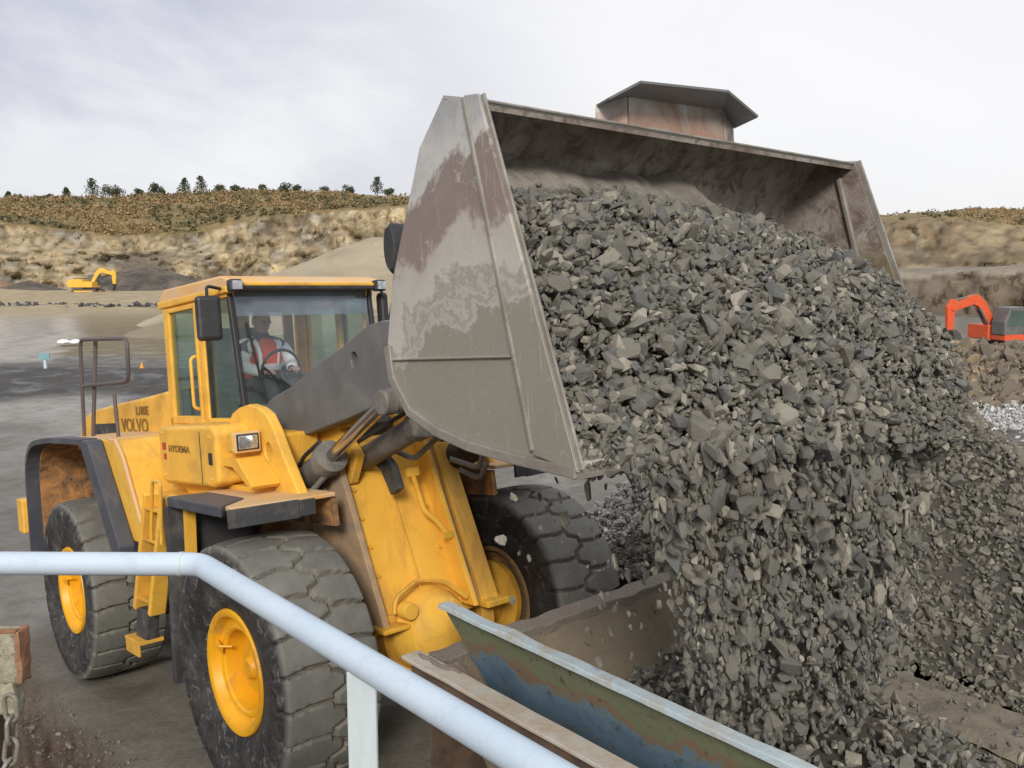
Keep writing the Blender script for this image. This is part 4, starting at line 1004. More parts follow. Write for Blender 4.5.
# ================================================================ HOPPER (level frame: a along the loader heading, b to its left, z above the wheels' contact)
hp = empty('feed_hopper', mtx=HM)
tag(hp, 'battered steel feed hopper with blue side plate and cream rusty beam under the falling rock', 'hopper')
A0, A1, B0, B1 = 1.25, 6.4, -.72, 1.02
def hq(pts, nm, mat, th=.02, par=None):
    a, b, c_, d = [Vector(q) for q in pts]; n_ = (b-a).cross(d-a).normalized()*th
    mb = MB(); mb.add([a, b, c_, d, a+n_, b+n_, c_+n_, d+n_], [(0,1,2,3), (7,6,5,4), (0,4,5,1), (1,5,6,2), (2,6,7,3), (3,7,4,0)])
    return mb.build(nm, mat, par or hp)
def wavy_bar(a, b, w, h, n, amp, up=(0,0,1), seed=0):
    """a bent, knocked-about plate edge"""
    mb = MB(); a = Vector(a); b = Vector(b); d = (b-a); L = d.length; d.normalize(); u = Vector(up); rr_ = d.cross(u).normalized(); u = rr_.cross(d)
    vs = []; fs = []
    for i in range(n+1):
        p = a.lerp(b, i/n); k = Vector((noise.noise(Vector((i*.35, seed, 0))), noise.noise(Vector((i*.35, seed, 5))), 0))*amp
        p = p+rr_*k.x+u*k.y
        for sx, sz in ((-1, -1), (1, -1), (1, 1), (-1, 1)): vs.append(p+rr_*sx*w/2+u*sz*h/2)
    for i in range(n):
        for k in range(4): fs.append((i*4+k, i*4+(k+1) % 4, i*4+4+(k+1) % 4, i*4+4+k))
    fs += [(3, 2, 1, 0), (n*4, n*4+1, n*4+2, n*4+3)]
    return mb.add(vs, fs)
# near side: blue plate leaning inward under a pale flange
hq([(A0+.02, B0+.01, 1.58), (A1, B0+.01, 1.58), (A1, B0+.34, .70), (A0+.38, B0+.34, .70)], 'blue_side_plate', 'blueplate', .012)
fl = wavy_bar((A0+.05, B0, 1.592), (A1, B0, 1.592), .075, .018, 60, .010, seed=2).build('top_flange', 'flange', hp, bevel=.004)
wavy_bar((A0+.05, B0-.036, 1.582), (A1, B0-.036, 1.582), .008, .018, 60, .006, seed=4).build('flange_lip', 'flange', fl)
# rear wall toward the loader, its top caked in dirt
hq([(A0, B0+.02, 1.16), (A0, B1+1.0, 1.16), (A0+.55, B1+.9, .2), (A0+.55, B0+.2, .2)], 'rear_wall', 'brownwall', -.02)
wavy_bar((A0-.06, B0+.02, 1.19), (A0-.06, B1+1.05, 1.19), .16, .07, 40, .022, seed=7).build('rear_wall_top', 'walltop', hp, bevel=.01)
hq([(A0-.10, B0+.02, 1.16), (A0-.10, B1+1.0, 1.16), (A0-.10, B1+1.0, -.3), (A0-.10, B0+.02, -.3)], 'rear_skirt', 'rustbeam', .02)
# end plate between the beam and the side plate
hq([(A0+.16, B0+.02, 1.26), (A0+.40, B0+.33, .84), (A0+.30, B0-.25, 1.04), (A0+.12, B0-.24, 1.26)], 'end_plate', 'pinkplate', .012)
# cream beam alongside
bm_ = empty('support_beam', parent=hp)
wavy_bar((1.40, -1.03, 1.40), (A1, -1.03, 1.40), .125, .022, 50, .005, seed=11).build('beam_top', 'beam', bm_, bevel=.005)
MB().bar((1.42, -1.03, 1.283), (A1, -1.03, 1.283), .014, .21).build('beam_web', 'rustbeam', bm_)
wavy_bar((1.42, -1.04, 1.175), (A1, -1.04, 1.175), .15, .016, 40, .006, seed=12).build('beam_foot', 'rustbeam', bm_, bevel=.003)
rc = []; rr2 = random.Random(4)
MB().tube([(1.46+.05*k, -1.00+rr2.uniform(-.02, .02), 1.415) for k in range(8)], [.008, .014, .012, .016, .013, .016, .012, .006], 7).build('dirt_crust', 'walltop', bm_)
for a_ in (2.55, 4.6):
    MB().box((a_, -1.10, .46), (.10, .10, 1.38)).box((a_, -1.10, 1.15), (.16, .18, .03)).build('support_leg', 'beam', hp, bevel=.006)
hq([(A0+.4, B0+.36, .70), (A1, B0+.36, .70), (A1, B0+.36, -.4), (A0+.4, B0+.36, -.4)], 'lower_plate', 'rustbeam', .02)
# far edge: two dirt-covered slabs with a dark gap
for k, (b0, b1, z) in enumerate(((1.00, 1.38, .82), (1.50, 2.10, .84))):
    n_ = 90; m_ = 8; vs = []; fs = []
    for i in range(n_+1):
        for j in range(m_+1):
            a_ = A0+.2+(A1-A0)*i/n_; b_ = b0+(b1-b0)*j/m_
            e = .03*noise.noise(Vector((a_*3, b_*6, k)))+.012*noise.noise(Vector((a_*14, b_*14, k)))
            rnd_ = -.05 if j in (0, m_) else 0
            vs.append((a_, b_+.02*noise.noise(Vector((a_*5, j, k)))*(1 if j in (0, m_) else 0), z+e+rnd_))
    for i in range(n_):
        for j in range(m_): fs.append((i*(m_+1)+j, (i+1)*(m_+1)+j, (i+1)*(m_+1)+j+1, i*(m_+1)+j+1))
    mb = MB(); mb.add(vs, fs)
    mb.box(((A0+A1)/2+.2, (b0+b1)/2, z-.18), (A1-A0, (b1-b0)-.02, .22))
    mb.build('edge_slab', 'sand', hp, smooth=True)
MB().box(((A0+A1)/2, 1.55, .12), (A1-A0, 1.1, 1.2)).build('far_wall', 'fines', hp)
hq([(A0, .99, .78), (A1, .99, .78), (A1, .6, .1), (A0, .6, .1)], 'far_lining', 'brownwall', .02)
# rock lying in the hopper and on its ledges
items = []; r = random.Random(51)
for _ in range(3000):
    a_ = r.uniform(1.5, 5.2); b_ = r.uniform(-.45, 1.25)
    z = .52+.30*math.exp(-((a_-2.9)/1.2)**2)+.14*(b_+.3)*(1 if b_ > -.3 else 0)+r.gauss(0, .03)
    items.append(((a_, b_, min(z, 1.3)), min(.06, .020*math.exp(abs(r.gauss(0, .6))))))
for _ in range(900):
    a_ = r.uniform(1.7, 6.0); g_ = r.random()
    b_, z = (r.gauss(1.44, .05), .76) if g_ < .55 else (r.uniform(1.05, 2.05), .84)
    items.append(((a_, b_, z+.006), .010*math.exp(abs(r.gauss(0, .6)))))
for _ in range(260):
    a_ = 2.2+abs(r.gauss(0, .4)); b_ = r.uniform(.75, 1.45); items.append(((a_, b_, .85+r.uniform(-.02, .12)), min(.05, .020*math.exp(abs(r.gauss(0, .5))))))
o = rock_cloud('hopper_rock', items, 'rock', seed=13); o.matrix_world = HM
tag(o, 'grey rock already landed in the hopper and along its dirt covered edge', kind='stuff')
mb = MB(); n_ = 40; vs = []; fs = []
for i in range(n_+1):
    for j in range(13):
        a_ = 1.4+4.6*i/n_; b_ = -.50+1.5*j/12
        z = .46+.30*math.exp(-((a_-2.9)/1.2)**2)+.14*(b_+.3)*(1 if b_ > -.3 else 0)
        vs.append((a_, b_, z+.03*noise.noise(Vector((a_*4, b_*4, 0)))))
for i in range(n_):
    for j in range(12): fs.append((i*13+j, (i+1)*13+j, (i+1)*13+j+1, i*13+j+1))
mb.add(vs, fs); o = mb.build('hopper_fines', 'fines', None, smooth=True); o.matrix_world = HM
tag(o, 'grit with painted crevice shade filling the bottom of the feed hopper', kind='stuff')

# static rock heap beyond the hopper, right of the picture
HC = Vector((3.55, 7.75)); HT = 2.72
def heap_z(x, y_):
    d = math.hypot((x-HC.x)*.92, (y_-HC.y)*(1.0 if y_ > HC.y else .80))
    z = HT-.12*d-.50*max(0, d-.5)
    z += .12*noise.noise(Vector((x*1.3, y_*1.3, 3)))
    qy = (x-LO.x)*hv.x+(y_-LO.y)*hv.y; qx = (x-LO.x)*hu.x+(y_-LO.y)*hu.y
    if qx > 1.0: z = min(z, LO.z+.80+max(0, qy-2.12)*.8+.05*noise.noise(Vector((x*3, y_*3, 3))))
    return z
vs = []; fs = []; n_ = 80
for i in range(n_+1):
    for j in range(n_+1):
        x = HC.x-4.2+9.5*i/n_; y_ = HC.y-4.2+9*j/n_
        vs.append((x, y_, heap_z(x, y_)+.03*noise.noise(Vector((x*6, y_*6, 0)))))
def sm0(a, b, x): return 0
def keep(x, y_):
    q = HM.inverted() @ Vector((x, y_, 0)); l = LM.inverted() @ Vector((x, y_, LO.z))
    if q.x > A0-.1 and q.y < 2.08: return False
    if q.x <= A0-.1 and l.y < 1.75: return False
    return heap_z(x, y_) > .3
for i in range(n_):
    for j in range(n_):
        a_ = i*(n_+1)+j
        if all(keep(vs[q][0], vs[q][1]) for q in (a_, a_+n_+1, a_+n_+2, a_+1)): fs.append((a_, a_+n_+1, a_+n_+2, a_+1))
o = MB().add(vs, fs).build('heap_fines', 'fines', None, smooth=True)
tag(o, 'fines with painted crevice shade under the settled rock heap beyond the hopper', kind='stuff')
items = []; r = random.Random(61)
while len(items) < 26000:
    x = HC.x+r.uniform(-3, 3.2); y_ = HC.y+r.uniform(-4, .9)
    if not keep(x, y_): continue
    items.append(((x, y_, heap_z(x, y_)+r.gauss(0, .015)+.01), min(.065, .016*math.exp(abs(r.gauss(0, .58))))))
o = rock_cloud('rock_heap', items, 'rock_heap', seed=17)
tag(o, 'settled heap of grey crushed rock to the right beyond the hopper', kind='stuff')

# ================================================================ PLATFORM RAIL
rl = empty('guard_rail', loc=(-.765, 2.174, 3.372))
tag(rl, 'pale blue painted tubular guard rail bending across the foreground', 'guard rail')
c0 = Vector((0, 0, 0)); lft = Vector((-3.4, .05, 0)); rgt = Vector((hu.x, hu.y, 0))*2.6
pts = fillet([lft, c0, rgt], .03, 4)
MB().tube([lft*.012, lft*.0135, lft*.015], .0300, 20).build('weld_bead', 'railpost', rl, smooth=True)
MB().tube(pts, .0285, 20).build('top_rail', 'rail', rl, smooth=True)
q = (LO.x*0)
def rail_at(k): return Vector((hu.x*k, hu.y*k, 0))
# post standing where the sloping run passes: flat section
pk = .738
pp = rail_at(pk)
rot = Matrix.Rotation(math.atan2(hu.y, hu.x), 3, 'Z')
MB().box((pp.x, pp.y, -.58), (.056, .012, 1.12), Matrix.Rotation(R(-8), 3, 'Z')).box((pp.x, pp.y+.02, -.58), (.010, .04, 1.12), Matrix.Rotation(R(-8), 3, 'Z')).build('post', 'railpost', rl, bevel=.003)
pp2 = rail_at(2.4)
MB().box((pp2.x, pp2.y, -.58), (.056, .012, 1.12)).build('post', 'railpost', rl, bevel=.003)
MB().box((-3.0, .03, -.58), (.056, .012, 1.12)).build('post', 'railpost', rl, bevel=.003)
pf = MB().box((-1.6, -1.75, -1.16), (5.0, 3.5, .04)).box((-1.6, .02, -1.20), (5.0, .05, .14)).build('viewing_platform', 'rustbeam', None, loc=(-.765, 2.174, 3.372))
tag(pf, 'steel platform floor carrying the pale blue guard rail', 'platform')
for x in (-3.6, .6):
    pass

# rusty lichen-crusted beam end with a hanging chain, bottom left corner
def cam_pt(px, py, d):
    th = R(7.4); x = (px-512)/917.2*d; yy = (py-384)/917.2*d
    return Vector((x, d*math.cos(th)-yy*math.sin(th), H-yy*math.cos(th)-d*math.sin(th)))
bx0 = cam_pt(-2, 655, 2.7)
be = empty('rusty_bracket', loc=bx0)
tag(be, 'short rusty steel bracket crusted with lichen at the corner of the platform', 'bracket')
vs = []; fs = []
def crust_box(c, d, nm, mat, amp=.006, seed=0, par=None):
    bm = bmesh.new(); bmesh.ops.create_cube(bm, size=1); bmesh.ops.subdivide_edges(bm, edges=bm.edges, cuts=14, use_grid_fill=True)
    for v in bm.verts:
        v.co = Vector((v.co.x*d[0]+c[0], v.co.y*d[1]+c[1], v.co.z*d[2]+c[2]))
        n_ = noise.noise_vector(v.co*28+Vector((seed, 0, 0))); v.co += n_*amp+noise.noise_vector(v.co*8)*amp
    me = bpy.data.meshes.new(nm); bm.to_mesh(me); bm.free(); me.materials.append(MT[mat]); me.shade_smooth()
    o = bpy.data.objects.new(nm, me); C.objects.link(o); o.parent = par; return o
crust_box((-.06, 0, 0), (.26, .05, .155), 'crusted_block', 'lichen', .006, 0, be)
crust_box((.074, 0, .002), (.014, .055, .160), 'rust_edge', 'orangerust', .005, 3, be)
crust_box((-.06, -.02, .080), (.26, .02, .010), 'rust_top', 'orangerust', .005, 5, be)
crust_box((.02, .0, -.125), (.07, .05, .10), 'hanger', 'lichen', .005, 9, be)
MB().box((-.07, .03, -.7), (.10, .08, 1.1)).build('stanchion', 'rustbeam', be)
ch = empty('chain', loc=bx0)
tag(ch, 'galvanised chain hanging in a curve below the rusty bracket', 'chain')
def link(c, d, tw, L=.082, W=.042, r_=.0065):
    d = Vector(d).normalized(); s_ = d.cross(Vector((0, 1, 0))).normalized(); f_ = d.cross(s_)
    a_ = s_*math.cos(tw)+f_*math.sin(tw); pts = []
    for k in range(20):
        t = 2*math.pi*k/20; h = L/2-W/2
        pts.append(Vector(c)+d*(math.copysign(h, math.cos(t))+math.cos(t)*W/2)+a_*math.sin(t)*W/2)
    return MB().tube(pts, r_, 8, closed=True).build('chain_link', 'chain', ch, smooth=True)
p = Vector((.045, -.03, -.115)); ang = 88
for k in range(9):
    d = Vector((-math.cos(R(ang)), 0, -math.sin(R(ang))))
    link(p+d*.034, d, (k % 2)*1.45+.25); p = p+d*.068; ang -= (0 if k < 1 else 9)

# ================================================================ GROUND AND QUARRY
def lerp(a, b, t): t = max(0, min(1, t)); return a+(b-a)*t
def sm(a, b, x): t = max(0, min(1, (x-a)/(b-a))); return t*t*(3-2*t)
hw = Vector((FW.x, FW.y)).normalized()
def near_z(x, y_):
    s = (x-LO.x)*hw.x+(y_-LO.y)*hw.y           # distance ahead of the front wheels along the ramp
    z = LO.z+.1212*s
    if z > 1.0: z = 1.0
    z = max(z, 0)+.05*math.exp(-abs(z)*12) if z < .2 else z
    # earth bank between the platform and the loader's track
    lat = (x-LO.x)*(-hw.y)*-1
    b = (x-LO.x)*hv.x+(y_-LO.y)*hv.y           # left of the loader centre line
    bank = sm(-1.75, -2.9, b)*sm(9.0, 4.5, y_)*.28
    z += bank*(1+.4*noise.noise(Vector((x*1.2, y_*1.2, 0))))
    z += .018*noise.noise(Vector((x*1.7, y_*1.7, 0)))+.012*noise.noise(Vector((x*6, y_*6, 2)))*sm(-1.6, -2.4, b)
    z += sm(-1.5, -2.3, b)*sm(14, 7, y_)*(.03*noise.noise(Vector((x*9, y_*9, 4)))+.02*noise.noise(Vector((x*21, y_*21, 4))))
    for k in (-1.14, 1.14):                    # shallow wheel ruts
        z -= .02*math.exp(-((b-k)/.3)**2)
    return z
def tab(x, t):
    for i in range(len(t)-1):
        if x <= t[i+1][0]: return lerp(t[i][1], t[i+1][1], (x-t[i][0])/(t[i+1][0]-t[i][0]))
    return t[-1][1]
def elev(py, r_): return H+(265-py)/917.2*r_
def profile(px):
    """heights of the quarry along one bearing: list of (range, z, zone); px is the bearing as a picture column"""
    tl = max(-700, min(1700, px))
    if px < 640:
        ft = tab(tl, [(-700, 286), (0, 284), (60, 286), (130, 290), (300, 288), (640, 285)])
        ct = tab(tl, [(-700, 226), (0, 230), (60, 234), (130, 240), (200, 236), (256, 222), (330, 214), (420, 208), (640, 212)])
        rg = tab(tl, [(-700, 205), (0, 208), (60, 206), (110, 205), (160, 202), (256, 196), (330, 196), (420, 200), (640, 208)])
        return [(95, .4, 0), (128, .8, 0), (162, elev(ft, 162), 1), (167, elev(ft-18, 167), 2), (178, elev(ct+14, 178), 2), (182, elev(ct, 182), 3), (212, elev((ct+rg)/2+1, 212), 4), (262, elev(rg, 262), 4), (330, elev(rg-1, 330)-3, 4), (520, elev(rg, 330)-25, 4)]
    b_ = tab(tl, [(640, 306), (870, 306), (1024, 312), (1700, 310)])
    m1 = tab(tl, [(640, 272), (870, 271), (1024, 266), (1700, 262)])
    ct = tab(tl, [(640, 226), (880, 226), (935, 222), (1024, 232), (1700, 226)])
    rg = tab(tl, [(640, 219), (880, 221), (930, 219), (965, 216), (1024, 218), (1700, 214)])
    return [(60, .1, 0), (78, .3, 0), (86, elev(b_, 86), 5), (90, elev(m1+6, 90), 5), (91.5, elev(m1, 91.5), 6), (104, elev(m1-2, 104), 6), (107, elev(m1-14, 107), 2), (113, elev(ct, 113), 3), (122, elev((ct+rg)/2, 122), 4), (150, elev(rg, 150), 4), (230, elev(rg, 230)-3, 4), (520, elev(rg, 230)-25, 4)]
bear = []
a = -180.0
while a < 180:
    bear.append(a); a += .11 if -31 < a < 31 else (.8 if -50 < a < 50 else 4)
near_r = [0, .6]
while near_r[-1] < 60: near_r.append(near_r[-1]*1.028+.012)
near_r = near_r[1:]
NFAR = 120
GC = {   # albedo of the ground zones
    'wet': (.135, .128, .115), 'wet2': (.20, .19, .175), 'dark': (.065, .062, .058), 'pad': (.42, .385, .34), 'olive': (.175, .145, .085), 'tan': (.34, .28, .185), 'brown': (.125, .088, .064), 'grit': (.070, .062, .052),
    'cliff': (.38, .305, .195), 'scrub': (.235, .165, .075), 'grey': (.165, .15, .14), 'bench': (.24, .21, .165), 'mud': (.185, .170, .135)}
def mixc(a, b, t): t = max(0, min(1, t)); return tuple(p*(1-t)+q*t for p, q in zip(a, b))
def near_col(x, y_, r_):
    px = 512+917*x/max(y_, .1) if y_ > .1 else 512
    b = (x-LO.x)*hv.x+(y_-LO.y)*hv.y
    n = noise.noise(Vector((x*.35, y_*.12, 0))); n2 = noise.noise(Vector((x*.9, y_*.25, 7)))
    c = mixc(GC['wet'], GC['wet2'], .5+n+n2*.6)
    c = mixc(c, GC['mud'], sm(11, 7, y_)*.8)
    c = mixc(c, GC['brown'], sm(-1.6, -2.1, b+.3*n2)*sm(12.5, 9, y_))
    c = mixc(c, GC['grit'], sm(-1.8, -2.15, b)*sm(-1.0, -.2, x+2.6)*sm(9, 6, y_)*.8)
    # bands further back, on the left
    yy = y_+2.2*n+.06*(x+18)*1.0
    L = sm(2, -4, x)
    c2 = c
    c2 = mixc(c2, GC['wet2'], sm(19, 21, yy)*.6); c2 = mixc(c2, (.27, .26, .24), sm(22.5, 24, yy)); c2 = mixc(c2, GC['dark'], sm(27, 28.5, yy)); c2 = mixc(c2, GC['wet'], sm(36, 38, yy))
    ed_ = -21-(y_-41)*.35; pad = sm(38, 40, yy)*sm(ed_+1.2, ed_-.8, x+2*n2)
    c2 = mixc(c2, GC['olive'], sm(40, 43, yy)); c2 = mixc(c2, mixc(GC['pad'], (.26, .25, .24), .5+n2), pad)
    c2 = mixc(c2, GC['olive'], sm(64, 68, yy)); c2 = mixc(c2, GC['dark'], sm(80, 83, yy)*sm(90, 86, yy)*.7*sm(-14, -30, x)); c2 = mixc(c2, GC['tan'], sm(86, 94, yy))
    c = mixc(c, c2, sm(14, 19, y_))
    if x > 3:
        c3 = mixc((.15, .135, .11), (.22, .20, .17), .5+n+n2); c3 = mixc(c3, GC['dark'], sm(15.5, 17, y_)*sm(22.5, 21, y_)*.7)
        c = mixc(c, c3, sm(3, 5, x))
    return c
vs = []; cs = []
rows = len(near_r)+NFAR
for a in bear:
    t = R(a); px = 512+917*math.tan(t) if abs(a) < 62 else (1700 if a > 0 else -700)
    pr = [(60, 0, 0)]+[q for q in profile(px) if q[0] > 60]
    # resample the far profile by arc length with cliffs kept dense
    seg = [0]
    for i in range(len(pr)-1):
        dr = pr[i+1][0]-pr[i][0]; dz = abs(pr[i+1][1]-pr[i][1]); seg.append(seg[-1]+min(dr, 14)+dz*2.2)
    st, ct_ = math.sin(t), math.cos(t)
    for r_ in near_r:
        x, y_ = st*r_, ct_*r_
        z = near_z(x, y_)*(1 if r_ < 40 else sm(60, 40, r_))
        if r_ > 12:
            z += (.10*noise.noise(Vector((x*.15, y_*.15, 1)))+.04*noise.noise(Vector((x*.8, y_*.8, 1))))*sm(12, 25, r_)
            z += .30*sm(-5, -9, x)*math.exp(-((y_-34-.1*x)/3.0)**2)*(1+.5*noise.noise(Vector((x*.4, y_*.4, 0))))
        vs.append((x, y_, z)); cs.append(near_col(x, y_, r_))
    for k in range(NFAR):
        s = seg[-1]*(k+1)/NFAR; i = 0
        while i < len(seg)-2 and seg[i+1] < s: i += 1
        f = (s-seg[i])/(seg[i+1]-seg[i]) if seg[i+1] > seg[i] else 0
        r_ = lerp(pr[i][0], pr[i+1][0], f); z = lerp(pr[i][1], pr[i+1][1], f)
        zn = pr[i+1][2]
        P = Vector((st*r_, ct_*r_, z))
        n1 = noise.fractal(P*Vector((1, 1, 1)).x*.05, .8, 2, 5); n2 = noise.fractal(Vector((P.x*.16, P.y*.16, P.z*.05)), .8, 2.1, 4); n3 = noise.noise(Vector((P.x*.5, P.y*.5, z*.25)))
        rough = 1 if zn in (2, 5) else .35
        amp = 3.2 if r_ > 125 else 1.6
        fade = sm(60, 75, r_)*(1-.8*sm(250, 500, r_))
        r2 = r_+(n1*.8+n2*.9+n3*.35)*amp*rough*fade*(1 if zn in (2, 3, 5, 6) else .3)
        z2 = z+(n1*.4+n3*.15)*fade*(1.2 if zn == 4 else .5)
        vs.append((st*r2, ct_*r2, z2))
        h = n1+n2
        rg3 = noise.ridged_multi_fractal(Vector((P.x*.13+P.z*.03, P.y*.13, P.z*.035)), .9, 2.2, 4, 1, 2)-1.1 if zn in (2, 3, 5) else 0
        if zn in (2, 3, 5):
            q_ = 1+rg3*(1.5 if r_ > 125 else .8)*fade/max(r_, 1); vs[-1] = (vs[-1][0]*q_, vs[-1][1]*q_, vs[-1][2])
            wv = noise.noise_vector(P*.12)*2.2
            vd, vp = noise.voronoi(Vector(((P.x+wv.x)*.36, (P.y+wv.y)*.36, (P.z+wv.z)*.055)))
            edge = sm(.0, .22, vd[1]-vd[0]); cellb = noise.noise(vp[0]*7.3)
            q_ = 1+(1-edge)*(.9 if r_ > 125 else .45)*fade/max(r_, 1)+cellb*.9*fade/max(r_, 1); vs[-1] = (vs[-1][0]*q_, vs[-1][1]*q_, vs[-1][2])
            jt = (.60+.40*edge)*(1+.28*cellb)*(1-.22*sm(.25, .5, noise.noise(Vector((P.x*.01, P.y*.01, P.z*.9+n1)))))
            h += rg3*.25
        if zn in (0, 1): c = mixc(near_col(st*60, ct_*60, 60), GC['tan'] if a < 0 else GC['grey'], sm(60, 90, r_))
        elif zn in (2, 3): c = mixc(GC['cliff'], (.15, .115, .07), .40+h*1.1); c = mixc(c, (.42, .40, .35), sm(.05, .5, n3+n2*.5)*.5)
        elif zn == 4: c = mixc(GC['scrub'], (.15, .12, .05), .5+h*1.2); c = mixc(c, (.30, .21, .10), sm(.1, .4, n3)*.6)
        elif zn == 5: c = mixc(GC['grey'], (.10, .09, .08), .4+h)
        else: c = mixc(GC['bench'], GC['grey'], .4+h)
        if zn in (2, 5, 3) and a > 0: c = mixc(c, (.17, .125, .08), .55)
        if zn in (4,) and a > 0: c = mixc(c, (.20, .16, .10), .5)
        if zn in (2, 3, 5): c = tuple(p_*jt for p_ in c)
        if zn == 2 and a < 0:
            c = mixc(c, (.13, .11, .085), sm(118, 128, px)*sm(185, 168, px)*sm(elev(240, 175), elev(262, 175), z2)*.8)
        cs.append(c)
fs = []; nb = len(bear)
for i in range(nb):
    j = (i+1) % nb
    for k in range(rows-1): fs.append((i*rows+k, i*rows+k+1, j*rows+k+1, j*rows+k))
ci = len(vs); vs.append((0, 0, near_z(0, 0))); cs.append(GC['wet'])
for i in range(nb): fs.append((ci, i*rows, ((i+1) % nb)*rows))
me = bpy.data.meshes.new('ground'); me.from_pydata(vs, [], fs); me.update(); me.shade_smooth()
ca = me.color_attributes.new('Col', 'FLOAT_COLOR', 'POINT'); ca.data.foreach_set('color', np.array([c+(1,) for c in cs], dtype=np.float32).ravel())
m, t, b, tc, outn = new_mat('quarry_ground')
at_ = t.add('ShaderNodeAttribute', attribute_name='Col').outputs['Color']
cd = t.add('ShaderNodeNewGeometry'); pos = cd.outputs['Position']
ln = t.add('ShaderNodeVectorMath', operation='LENGTH'); t.link(pos, ln.inputs[0]); dist = ln.outputs['Value']
nf = t.noise(pos, 2.2, 12, .72, .3); nc = t.noise(pos, .22, 9, .75, .5); ng = t.noise(pos, 22, 6, .75)
mp = t.add('ShaderNodeMapping'); mp.inputs['Scale'].default_value = (.35, .35, .09); t.link(pos, mp.inputs[0]); ncl = t.noise(mp.outputs[0], 1.3, 10, .8, .25)
far = t.maprange(dist, 60, 100)
vo = t.add('ShaderNodeTexVoronoi', feature='DISTANCE_TO_EDGE'); vo.inputs['Scale'].default_value = 1
mp2 = t.add('ShaderNodeMapping'); mp2.inputs['Scale'].default_value = (.55, .55, .16); nd = t.add('ShaderNodeTexNoise'); nd.inputs['Scale'].default_value = .7; t.link(pos, nd.inputs[0])
va = t.add('ShaderNodeVectorMath', operation='ADD'); vm = t.add('ShaderNodeVectorMath', operation='SCALE'); vm.inputs['Scale'].default_value = 5; t.link(nd.outputs['Color'], vm.inputs[0]); t.link(pos, va.inputs[0]); t.link(vm.outputs[0], va.inputs[1]); t.link(va.outputs[0], mp2.inputs[0]); t.link(mp2.outputs[0], vo.inputs['Vector'])
slope = t.add('ShaderNodeSeparateXYZ'); t.link(cd.outputs['Normal'], slope.inputs[0])
steep = t.math('MULTIPLY', t.maprange(slope.outputs['Z'], .75, .45), t.maprange(dist, 60, 80), clamp=True)
crack = t.mix(steep, (1, 1, 1), t.ramp(vo.outputs['Distance'], [(0, (.35, .32, .28)), (.08, (.8, .78, .74)), (.25, (1.15, 1.13, 1.1))]))
v1 = t.mix(far, t.ramp(nf, [(.25, (.62, .62, .62)), (.5, (1, 1, 1)), (.75, (1.35, 1.33, 1.28))]), t.ramp(ncl, [(.30, (.45, .42, .38)), (.47, (.95, .93, .9)), (.56, (1.15, 1.15, 1.1)), (.70, (1.7, 1.65, 1.55))]))
c = t.mix(1, t.mix(1, at_, crack, 'MULTIPLY'), v1, 'MULTIPLY')
v2 = t.ramp(ng, [(.3, (.7, .7, .7)), (.6, (1.1, 1.1, 1.1)), (.8, (1.5, 1.45, 1.4))])
c = t.mix(t.maprange(dist, 4, 25, .9, .15), c, t.mix(1, c, v2, 'MULTIPLY'))
t.link(c, b.inputs['Base Color'])
wet = t.maprange(t.noise(pos, .8, 6, .6, .4), .45, .62)
rg_ = t.math('MULTIPLY', wet, t.maprange(dist, 45, 70, 1, 0))
t.link(t.maprange(rg_, 0, 1, .92, .30), b.inputs['Roughness']); b.inputs['Specular IOR Level'].default_value = .35
bp = t.add('ShaderNodeBump'); bp.inputs['Strength'].default_value = .7; bp.inputs['Distance'].default_value = .04
t.link(t.math('ADD', nf, t.math('MULTIPLY', ng, .35)), bp.inputs['Height']); t.link(bp.outputs[0], b.inputs['Normal'])
me.materials.append(m)
gr = bpy.data.objects.new('ground', me); C.objects.link(gr); gr['kind'] = 'structure'

# pale rubble behind the far wheel
items = []; r = random.Random(97)
for _ in range(9000):
    a_ = r.uniform(0, 6.283); d = 2.0*math.sqrt(r.random()); x = 2.0+math.cos(a_)*d*1.1; y_ = 10.2+math.sin(a_)*d*.75
    items.append(((x, y_, .30+1.9*(1-d/2.0)+.06*noise.noise(Vector((x*3, y_*3, 0)))+r.gauss(0, .02)), .020*math.exp(abs(r.gauss(0, .55)))))
MT['rubble_pale'] = rock_mat('pale_rubble', (.46, .44, .42), (.58, .56, .53), (.72, .70, .67))
o = rock_cloud('pale_rubble', items, 'rubble_pale', seed=37); tag(o, 'small heap of pale dusty rubble behind the far front wheel', kind='stuff')

# stones scattered on the bank and the track edge
items = []; r = random.Random(71)
while len(items) < 4600:
    y_ = r.uniform(2.8, 8.5); x = r.uniform(-4.6, .9)
    b = (x-LO.x)*hv.x+(y_-LO.y)*hv.y
    if b > -1.72+r.gauss(0, .08): continue
    if r.random() > .25+.75*sm(-3.2, -1.4, x+.4*r.gauss(0, 1)): continue
    items.append(((x, y_, near_z(x, y_)+.004), .008*math.exp(abs(r.gauss(0, .65)))))
o = rock_cloud('loose_stones', items, 'rock_heap', seed=19); tag(o, 'loose stones strewn on the brown bank beside the wheel track', kind='stuff')

